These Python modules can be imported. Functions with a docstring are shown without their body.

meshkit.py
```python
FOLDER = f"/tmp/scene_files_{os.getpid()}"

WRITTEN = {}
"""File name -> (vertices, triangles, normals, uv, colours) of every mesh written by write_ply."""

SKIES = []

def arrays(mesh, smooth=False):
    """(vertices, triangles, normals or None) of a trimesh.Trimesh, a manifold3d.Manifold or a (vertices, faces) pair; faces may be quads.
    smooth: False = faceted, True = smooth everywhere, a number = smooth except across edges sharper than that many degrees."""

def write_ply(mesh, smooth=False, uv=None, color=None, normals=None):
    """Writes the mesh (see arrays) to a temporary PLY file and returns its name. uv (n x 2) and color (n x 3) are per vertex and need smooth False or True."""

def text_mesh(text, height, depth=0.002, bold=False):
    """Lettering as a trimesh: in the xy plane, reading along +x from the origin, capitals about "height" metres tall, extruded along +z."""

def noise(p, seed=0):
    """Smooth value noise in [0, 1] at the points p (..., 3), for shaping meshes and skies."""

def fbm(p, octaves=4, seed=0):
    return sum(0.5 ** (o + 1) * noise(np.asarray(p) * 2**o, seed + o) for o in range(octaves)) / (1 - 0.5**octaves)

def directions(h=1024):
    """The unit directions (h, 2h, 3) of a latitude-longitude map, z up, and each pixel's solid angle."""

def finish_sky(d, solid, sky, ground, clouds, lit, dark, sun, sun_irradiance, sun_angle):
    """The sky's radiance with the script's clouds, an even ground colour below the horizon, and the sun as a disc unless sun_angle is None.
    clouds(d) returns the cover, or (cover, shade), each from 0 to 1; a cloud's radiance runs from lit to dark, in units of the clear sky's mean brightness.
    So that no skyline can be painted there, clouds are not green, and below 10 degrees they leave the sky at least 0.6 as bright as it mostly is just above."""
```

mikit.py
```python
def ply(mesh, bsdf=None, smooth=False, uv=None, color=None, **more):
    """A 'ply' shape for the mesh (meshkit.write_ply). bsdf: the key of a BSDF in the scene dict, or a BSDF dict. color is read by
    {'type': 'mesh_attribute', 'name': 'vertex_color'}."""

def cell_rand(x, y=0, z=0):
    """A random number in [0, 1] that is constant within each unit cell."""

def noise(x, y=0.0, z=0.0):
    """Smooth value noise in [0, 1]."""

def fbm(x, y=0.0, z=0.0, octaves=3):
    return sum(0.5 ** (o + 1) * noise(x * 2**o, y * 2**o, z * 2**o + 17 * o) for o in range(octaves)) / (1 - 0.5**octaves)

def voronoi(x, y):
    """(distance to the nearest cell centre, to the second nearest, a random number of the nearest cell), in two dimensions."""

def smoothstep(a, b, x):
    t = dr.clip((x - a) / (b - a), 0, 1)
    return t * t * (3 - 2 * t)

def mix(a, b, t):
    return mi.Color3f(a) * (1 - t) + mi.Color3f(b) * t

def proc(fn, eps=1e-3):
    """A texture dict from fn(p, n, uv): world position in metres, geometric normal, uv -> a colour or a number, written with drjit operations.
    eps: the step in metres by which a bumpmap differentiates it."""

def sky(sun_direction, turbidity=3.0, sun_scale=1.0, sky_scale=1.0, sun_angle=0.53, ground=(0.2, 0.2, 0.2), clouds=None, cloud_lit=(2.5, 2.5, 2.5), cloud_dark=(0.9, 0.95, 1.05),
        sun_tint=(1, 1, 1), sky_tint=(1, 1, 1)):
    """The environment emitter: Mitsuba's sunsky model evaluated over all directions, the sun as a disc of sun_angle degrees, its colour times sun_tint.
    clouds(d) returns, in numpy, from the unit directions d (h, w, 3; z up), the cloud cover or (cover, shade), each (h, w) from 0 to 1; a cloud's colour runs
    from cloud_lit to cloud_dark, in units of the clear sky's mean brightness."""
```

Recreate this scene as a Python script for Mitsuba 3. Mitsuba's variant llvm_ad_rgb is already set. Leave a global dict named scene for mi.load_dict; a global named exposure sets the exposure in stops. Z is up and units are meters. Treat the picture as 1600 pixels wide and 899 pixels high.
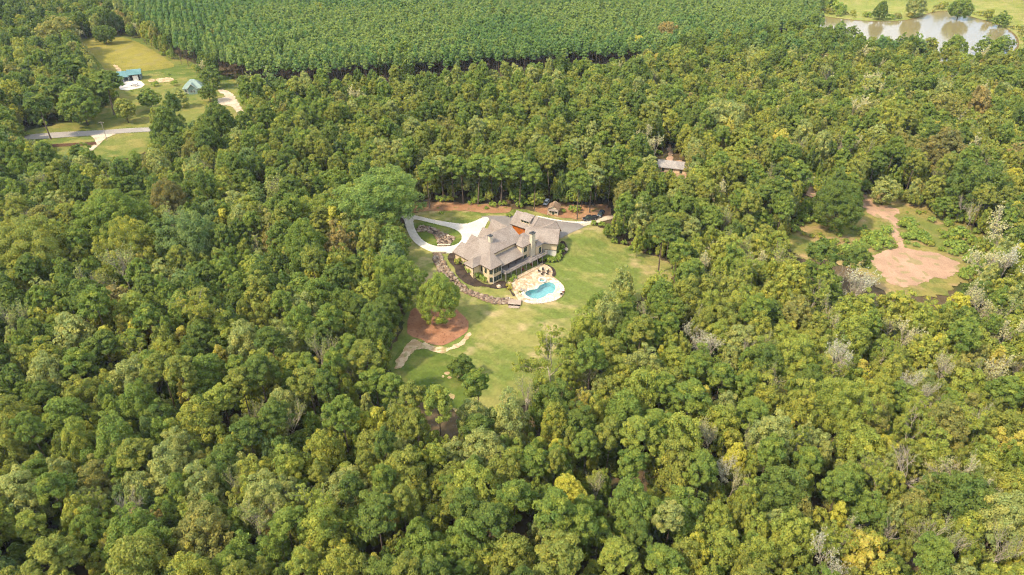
import math, random
import numpy as np, trimesh, shapely
from shapely.geometry import Polygon, Point, LineString, box as sbox
from shapely.ops import unary_union
import drjit as dr, mitsuba as mi, mikit
from mikit import proc, noise, fbm, voronoi, cell_rand, smoothstep, mix
from meshkit import noise as nnoise

T4 = mi.ScalarTransform4f
scene, labels = {}, {}
# ---------------------------------------------------------------- camera, sky, exposure
PITCH = math.radians(32.7)
scene['camera'] = {'type': 'perspective', 'fov': 73.7, 'fov_axis': 'x', 'near_clip': 1.0, 'far_clip': 6000.0,
    'to_world': T4().look_at(origin=[0, 0, 120], target=[0, math.cos(PITCH), 120 - math.sin(PITCH)], up=[0, 0, 1])}
def cloud_cover(d):
    p = d / np.maximum(d[..., 2:3], 0.06)
    n = 0.6 * nnoise(p * 0.9, 3) + 0.3 * nnoise(p * 2.1, 5) + 0.1 * nnoise(p * 5.0, 8)
    c = np.clip((n - 0.42) / 0.22, 0, 1)
    return c * 0.85, np.clip((n - 0.6) * 2, 0, 1) * 0.5
scene['sky'] = mikit.sky([-0.58, -0.36, 0.74], turbidity=3.5, sun_scale=0.85, sky_scale=1.5, sun_tint=(1.02, 1.0, 0.95), sun_angle=4.0, clouds=cloud_cover)
exposure = 2.3
rng = np.random.default_rng(7)
random.seed(7)
LAWN = [(-38.3, 228.6),(-34.9, 241.1),(-20.0, 241.1),(0.0, 238.9),(24.2, 231.2),(29.6, 225.0),(37.2, 218.9),(45.5, 211.1),(54.8, 200.9),(54.9, 190.6),(37.4, 179.2),(30.2, 162.3),(17.1, 139.4),(0.0, 127.2),(-16.3, 129.5),(-30.7, 139.4),(-35.4, 147.4),(-33.0, 162.3),(-33.9, 177.0),(-33.4, 189.8),(-40.0, 206.7)]
STRAW_BED = [(-41.9, 237.7),(-37.8, 244.5),(-25.2, 244.5),(-10.0, 242.2),(0.0, 240.5),(0.0, 235.0),(-7.3, 234.4),(-16.0, 236.1),(-24.6, 237.2),(-34.4, 236.1),(-39.0, 233.9)]
STRAW_BED2 = [(6.9, 237.7),(12.6, 243.4),(20.2, 244.5),(26.2, 241.1),(37.7, 243.4),(39.0, 233.9),(32.2, 227.5),(27.5, 228.1),(19.3, 230.7),(12.2, 233.9)]
MULCH = [(-28.9, 175.7),(-26.1, 177.4),(-20.0, 176.4),(-15.3, 172.2),(-12.9, 167.1),(-13.2, 162.3),(-16.3, 158.2),(-20.2, 155.8),(-24.0, 156.7),(-28.0, 159.8),(-31.2, 161.7),(-31.6, 168.8),(-31.3, 173.9)]
SAND = [(-33.0, 145.2),(-31.9, 150.3),(-30.8, 155.2),(-28.8, 158.9),(-25.9, 157.9),(-22.0, 155.2),(-18.3, 154.6),(-14.5, 158.9),(-12.5, 162.9),(-12.2, 160.4),(-14.3, 156.1),(-17.3, 153.4),(-19.9, 152.6),(-24.1, 154.3),(-26.5, 154.6),(-28.1, 152.6),(-29.0, 149.7),(-30.2, 145.2)]
BARE1 = [(-19.6, 133.8),(-18.5, 135.8),(-15.9, 135.8),(-14.2, 134.8),(-14.9, 132.4),(-16.4, 130.9),(-18.1, 131.9)]
DRIVE_OUT = [(-62.3, 254.1),(-50.2, 243.4),(-38.9, 233.4),(-35.9, 232.3),(-28.7, 228.6),(-19.0, 225.5),(-16.1, 226.0),(-13.2, 228.6),(-10.2, 231.7),(-8.2, 230.2),(-9.5, 226.0),(-10.3, 220.9),(-11.0, 215.1),(-12.6, 215.1),(-14.1, 212.2),(-15.2, 208.5),(-16.9, 206.3),(-19.4, 204.0),(-23.1, 203.6),(-27.6, 204.5),(-31.7, 208.1),(-34.3, 211.3),(-36.7, 216.0),(-39.1, 223.4),(-40.2, 228.6),(-41.6, 231.2),(-52.4, 241.1),(-63.0, 251.0)]
DRIVE_ISLE = [(-37.1, 228.6),(-36.5, 229.6),(-31.0, 227.0),(-26.0, 224.4),(-22.8, 222.9),(-19.8, 220.4),(-18.2, 217.5),(-17.8, 214.1),(-18.5, 211.3),(-20.6, 209.0),(-23.5, 208.5),(-26.2, 208.5),(-29.3, 210.4),(-31.8, 213.2),(-33.6, 216.5),(-35.6, 221.9)]
ISLE_ROCK = [(-35.1, 221.9),(-34.2, 223.9),(-31.9, 224.4),(-29.4, 223.4),(-26.8, 220.4),(-25.0, 218.0),(-23.1, 217.5),(-20.9, 216.0),(-20.1, 214.6),(-21.1, 212.7),(-21.5, 209.5),(-24.6, 209.0),(-26.3, 209.5),(-26.4, 213.2),(-27.3, 215.6),(-28.9, 218.0),(-30.9, 219.9),(-33.0, 219.9),(-34.1, 219.0)]
CREEK = [(-27.0, 203.2),(-24.1, 203.2),(-23.2, 199.7),(-22.0, 195.5),(-19.6, 189.8),(-16.6, 187.2),(-12.4, 184.8),(-7.1, 180.7),(-2.4, 180.0),(0.4, 180.0),(0.4, 178.2),(-2.0, 177.1),(-5.0, 177.1),(-9.1, 179.2),(-13.3, 182.2),(-17.6, 185.4),(-20.7, 187.3),(-23.5, 190.6),(-25.1, 194.7),(-26.4, 198.8)]
MULCH_HOUSE = [(-22.1, 202.7),(-20.7, 204.5),(-18.1, 204.9),(-15.7, 201.4),(-14.8, 192.3),(-11.5, 189.6),(-7.3, 187.9),(-3.2, 191.6),(-1.0, 189.1),(0.0, 184.4),(1.2, 182.2),(0.4, 181.1),(-0.8, 184.8),(-2.1, 187.1),(-5.2, 185.6),(-8.8, 187.5),(-12.5, 186.7),(-16.2, 187.9),(-18.4, 189.9),(-18.7, 193.8),(-21.6, 198.8)]
MULCH_RIGHT = [(10.1, 203.6),(11.0, 201.8),(12.7, 201.1),(14.4, 198.8),(15.0, 195.5),(14.1, 193.0),(13.1, 194.2),(13.8, 197.1),(12.7, 199.6),(10.5, 201.2),(7.9, 201.5),(8.8, 203.2)]
MULCH_GARAGE = [(10.4, 204.1),(15.5, 205.0),(16.1, 208.1),(17.0, 212.2),(18.2, 213.2),(19.6, 210.0),(19.5, 208.0),(17.8, 206.1),(16.8, 203.9),(13.7, 203.0),(11.0, 201.8),(9.9, 203.0)]
ASPHALT = [(-13.3, 232.3),(0.0, 232.3),(9.7, 231.2),(15.6, 228.6),(21.4, 227.0),(29.0, 226.0),(25.3, 221.9),(20.3, 218.0),(16.8, 213.2),(0.0, 213.2),(-8.4, 228.6)]
KERB = [(9.2, 232.6),(16.3, 229.1),(22.0, 227.5),(25.8, 227.5),(29.9, 228.6),(30.5, 227.3),(26.6, 225.7),(24.2, 226.0),(22.1, 226.7),(15.8, 228.3),(9.2, 231.6)]
TRACK = [(25.0, 227.0),(27.5, 228.6),(33.8, 231.2),(38.9, 233.4),(39.0, 230.2),(33.4, 227.5),(29.6, 225.0),(25.9, 223.9)]
PATIO = [(-1.7, 189.1),(-0.6, 191.8),(2.6, 194.9),(5.6, 197.8),(10.1, 201.9),(11.4, 201.4),(13.5, 198.8),(13.8, 195.9),(13.2, 193.8),(14.1, 193.0),(15.6, 190.6),(16.9, 187.9),(17.1, 184.8),(16.3, 181.8),(14.1, 179.2),(11.1, 177.8),(7.6, 177.1),(5.2, 177.4),(3.6, 178.5),(2.0, 179.2),(1.2, 181.4),(0.4, 184.8),(-0.6, 187.1)]
POOL = [(4.2, 182.9),(4.7, 184.2),(6.0, 185.2),(7.5, 185.4),(8.5, 186.0),(9.0, 187.7),(9.8, 188.3),(10.9, 189.3),(12.2, 189.8),(13.4, 189.3),(14.2, 187.5),(13.7, 184.8),(12.9, 183.3),(11.9, 182.9),(10.8, 181.8),(9.3, 180.5),(7.7, 180.0),(6.3, 180.3),(5.1, 181.4)]
SPA = [(8.9, 190.6),(9.3, 191.6),(10.0, 191.8),(10.6, 191.4),(10.9, 190.4),(10.5, 189.6),(9.8, 189.4),(9.2, 189.7)]
FIELD_HOUSE = [(-241.8, 339.2),(-273.8, 420.8),(-327.0, 521.5),(-322.2, 553.4),(-292.4, 553.4),(-214.5, 458.3),(-177.0, 423.6),(-148.1, 394.4),(-127.4, 339.2),(-129.6, 316.2),(-178.8, 329.7),(-163.2, 288.0),(-200.5, 288.0),(-229.5, 307.7),(-243.0, 325.1),(-226.1, 334.4)]
FIELD = [(-311.5, 505.7),(-305.8, 521.5),(-284.2, 525.5),(-246.8, 483.7),(-216.3, 447.2),(-215.1, 439.6),(-233.4, 430.7),(-244.1, 432.2),(-247.8, 423.6),(-277.6, 466.5)]
ROAD = [(-237.7, 318.8),(-223.1, 323.3),(-205.2, 325.1),(-191.1, 328.8),(-172.8, 330.6),(-169.8, 325.1),(-188.1, 322.4),(-202.0, 318.8),(-218.6, 315.3),(-235.0, 311.9)]
SPUR = [(-205.1, 318.8),(-202.6, 318.8),(-192.4, 321.5),(-193.8, 318.0),(-195.3, 313.6),(-193.8, 307.7),(-193.0, 295.6),(-189.3, 282.1),(-192.1, 282.1),(-196.1, 297.2),(-196.2, 307.7),(-200.3, 314.5)]
BARNPAD = [(-236.1, 412.6),(-224.5, 413.9),(-213.3, 399.4),(-223.5, 389.4),(-233.4, 404.6)]
SANDA = [(-219.4, 413.9),(-216.1, 415.9),(-213.3, 410.5),(-215.3, 407.2)]
SANDB = [(-215.9, 417.3),(-205.6, 418.7),(-202.2, 410.5),(-209.2, 407.2),(-212.7, 409.9)]
SANDC = [(-257.1, 447.2),(-254.6, 447.2),(-243.3, 432.2),(-244.3, 429.3)]
GRAVEL = [(-170.3, 394.4),(-162.8, 391.9),(-156.5, 382.2),(-147.5, 365.1),(-138.5, 347.1),(-140.5, 345.1),(-148.8, 359.6),(-154.1, 365.1),(-159.7, 365.1),(-164.5, 376.3),(-160.3, 378.7),(-162.4, 384.6),(-168.1, 388.2)]
PONDW = [(252.7, 609.5),(260.5, 599.0),(272.3, 588.9),(289.4, 580.2),(310.1, 580.2),(331.2, 591.4),(354.8, 614.9),(373.2, 625.8),(380.9, 614.9),(381.0, 593.9),(385.5, 576.6),(384.1, 553.4),(374.2, 525.5),(354.6, 492.6),(331.0, 466.5),(304.3, 453.5),(275.2, 453.5),(253.9, 444.2),(229.3, 444.2),(217.8, 466.5),(228.2, 521.5),(236.2, 564.8)]
MEADOW = [(279.3, 720.8),(564.9, 720.8),(359.8, 420.8),(321.9, 435.1),(310.3, 442.6),(265.6, 435.1),(207.2, 450.3),(224.0, 542.4)]
GLADE = [(100.6, 226.6),(122.5, 239.9),(143.8, 260.6),(158.3, 257.5),(169.0, 242.7),(175.7, 224.1),(170.5, 207.5),(154.1, 190.6),(125.3, 179.2),(116.5, 186.7),(117.1, 203.1),(95.7, 205.3)]
DIRTPAD = [(123.6, 205.3),(126.5, 208.4),(132.5, 210.2),(137.7, 213.0),(141.6, 212.5),(147.7, 211.1),(152.6, 207.5),(153.4, 198.8),(148.9, 194.7),(139.7, 191.4),(130.8, 188.3),(126.5, 186.0),(123.5, 190.6),(123.1, 196.7)]
DIRTPATH = [(140.6, 259.4),(145.6, 258.7),(145.1, 251.4),(148.1, 247.9),(153.2, 245.6),(151.8, 241.0),(149.5, 239.3),(146.1, 231.8),(143.0, 222.6),(140.6, 214.4),(140.9, 210.2),(134.4, 209.3),(138.1, 214.4),(140.8, 222.6),(143.9, 231.8),(144.9, 235.5),(141.7, 235.5),(139.2, 238.2),(139.9, 245.6)]
DIRT2 = [(122.7, 267.8),(128.0, 270.0),(130.9, 265.1),(129.5, 258.1),(122.9, 254.4),(120.7, 259.4)]
BLDPATH = [(73.2, 306.9),(75.0, 306.9),(73.7, 295.6),(70.7, 283.6),(68.5, 283.6),(71.1, 295.6)]
BLDDIRT = [(48.9, 279.2),(56.2, 281.4),(62.2, 283.6),(80.2, 288.0),(76.1, 263.6),(59.9, 270.2),(49.7, 275.0)]
CLEAR = [[(-34.4, 184.0),(-41.8, 226.0),(-39.6, 231.5),(-38.2, 244.2),(-20.1, 244.4),(-0.1, 242.1),(14.7, 245.5),(20.4, 240.3),(26.1, 237.6),(34.1, 236.0),(39.6, 237.3),(37.1, 219.3),(55.7, 200.7),(48.7, 174.8),(40.5, 168.6),(34.3, 167.6),(30.7, 169.3),(26.1, 161.1),(14.4, 147.1),(12.5, 141.6),(7.2, 134.7),(0.8, 121.8),(-9.1, 118.3),(-14.1, 114.4),(-21.4, 120.7),(-25.9, 123.0),(-29.8, 126.8),(-34.0, 145.2),(-31.9, 161.9),(-34.0, 172.3),(-31.1, 178.2),(-34.4, 184.0)], [(-309.1, 505.6),(-313.2, 511.1),(-312.8, 512.4),(-287.2, 522.5),(-277.5, 518.3),(-220.2, 454.2),(-193.0, 427.1),(-168.7, 397.6),(-155.0, 385.1),(-138.0, 349.6),(-121.8, 308.9),(-123.4, 303.9),(-124.8, 303.5),(-134.0, 317.2),(-138.9, 318.6),(-140.4, 306.9),(-141.6, 306.1),(-148.6, 308.1),(-157.5, 319.0),(-167.8, 318.8),(-166.3, 309.1),(-150.3, 267.4),(-154.0, 259.3),(-166.6, 262.0),(-178.2, 269.0),(-197.9, 271.3),(-207.1, 277.4),(-234.4, 314.0),(-240.3, 327.3),(-229.7, 335.3),(-218.6, 337.3),(-219.4, 354.5),(-214.7, 365.3),(-218.3, 373.8),(-256.1, 427.2),(-277.1, 452.0),(-277.0, 453.7),(-281.2, 458.6),(-281.0, 460.2),(-285.1, 465.1),(-285.0, 466.8),(-289.1, 471.6),(-289.0, 473.4),(-293.1, 478.2),(-293.0, 479.9),(-297.1, 484.7),(-297.0, 486.5),(-301.1, 491.3),(-301.0, 493.0),(-305.1, 497.9),(-305.0, 499.6),(-309.1, 504.4),(-309.1, 505.6)], [(216.3, 530.0),(275.8, 674.3),(473.2, 674.0),(363.6, 492.1),(321.3, 434.9),(310.2, 430.0),(302.2, 430.0),(258.9, 414.7),(257.8, 415.0),(254.2, 420.4),(264.5, 451.8),(247.9, 456.7),(231.0, 456.9),(227.7, 469.9),(216.0, 483.3),(216.3, 530.0)], [(90.2, 198.5),(104.4, 229.9),(120.0, 235.4),(132.0, 238.1),(135.4, 242.6),(144.1, 258.4),(157.6, 255.1),(157.4, 243.4),(166.9, 237.7),(168.6, 226.9),(172.3, 220.4),(159.6, 204.4),(157.4, 198.2),(135.8, 170.7),(126.0, 163.5),(109.0, 160.2),(105.1, 165.2),(104.4, 178.0),(85.4, 181.6),(90.2, 198.5)], [(55.3, 252.1),(62.7, 285.4),(70.5, 302.4),(71.7, 302.9),(75.6, 300.6),(74.1, 287.2),(76.0, 284.9),(74.1, 270.7),(65.1, 238.7),(57.9, 244.1),(55.3, 252.1)], [(81.0, 432.0),(74.3, 398.1),(48.1, 396.8),(0.2, 388.9),(-55.9, 374.1),(-96.1, 364.6),(-131.4, 366.9),(-165.4, 388.0),(-178.9, 420.8),(-177.4, 421.6),(-141.5, 399.1),(-103.8, 395.4),(-60.8, 405.6),(-0.2, 421.8),(51.7, 431.7),(80.2, 433.2),(81.0, 432.0)], [(110.4, 239.1),(123.5, 268.1),(129.5, 270.2),(130.1, 260.3),(127.0, 255.7),(126.8, 253.6),(125.4, 252.5),(125.2, 250.4),(123.7, 249.2),(123.6, 247.1),(122.1, 246.0),(122.0, 243.8),(120.5, 242.7),(120.3, 240.6),(118.9, 239.5),(118.7, 237.3),(117.3, 236.2),(117.1, 234.1),(115.7, 232.9),(115.5, 230.8),(107.3, 225.9),(106.6, 227.2),(110.4, 239.1)]]
PLANT = [(-370.1, 713.7),(304.8, 713.7),(248.7, 588.9),(225.8, 521.5),(164.8, 474.9),(122.0, 458.3),(88.0, 432.2),(52.0, 432.2),(0.0, 423.6),(-60.5, 404.6),(-104.2, 396.9),(-140.7, 394.4),(-177.0, 418.0),(-208.2, 442.6),(-253.2, 498.2),(-302.8, 564.8)]
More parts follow.
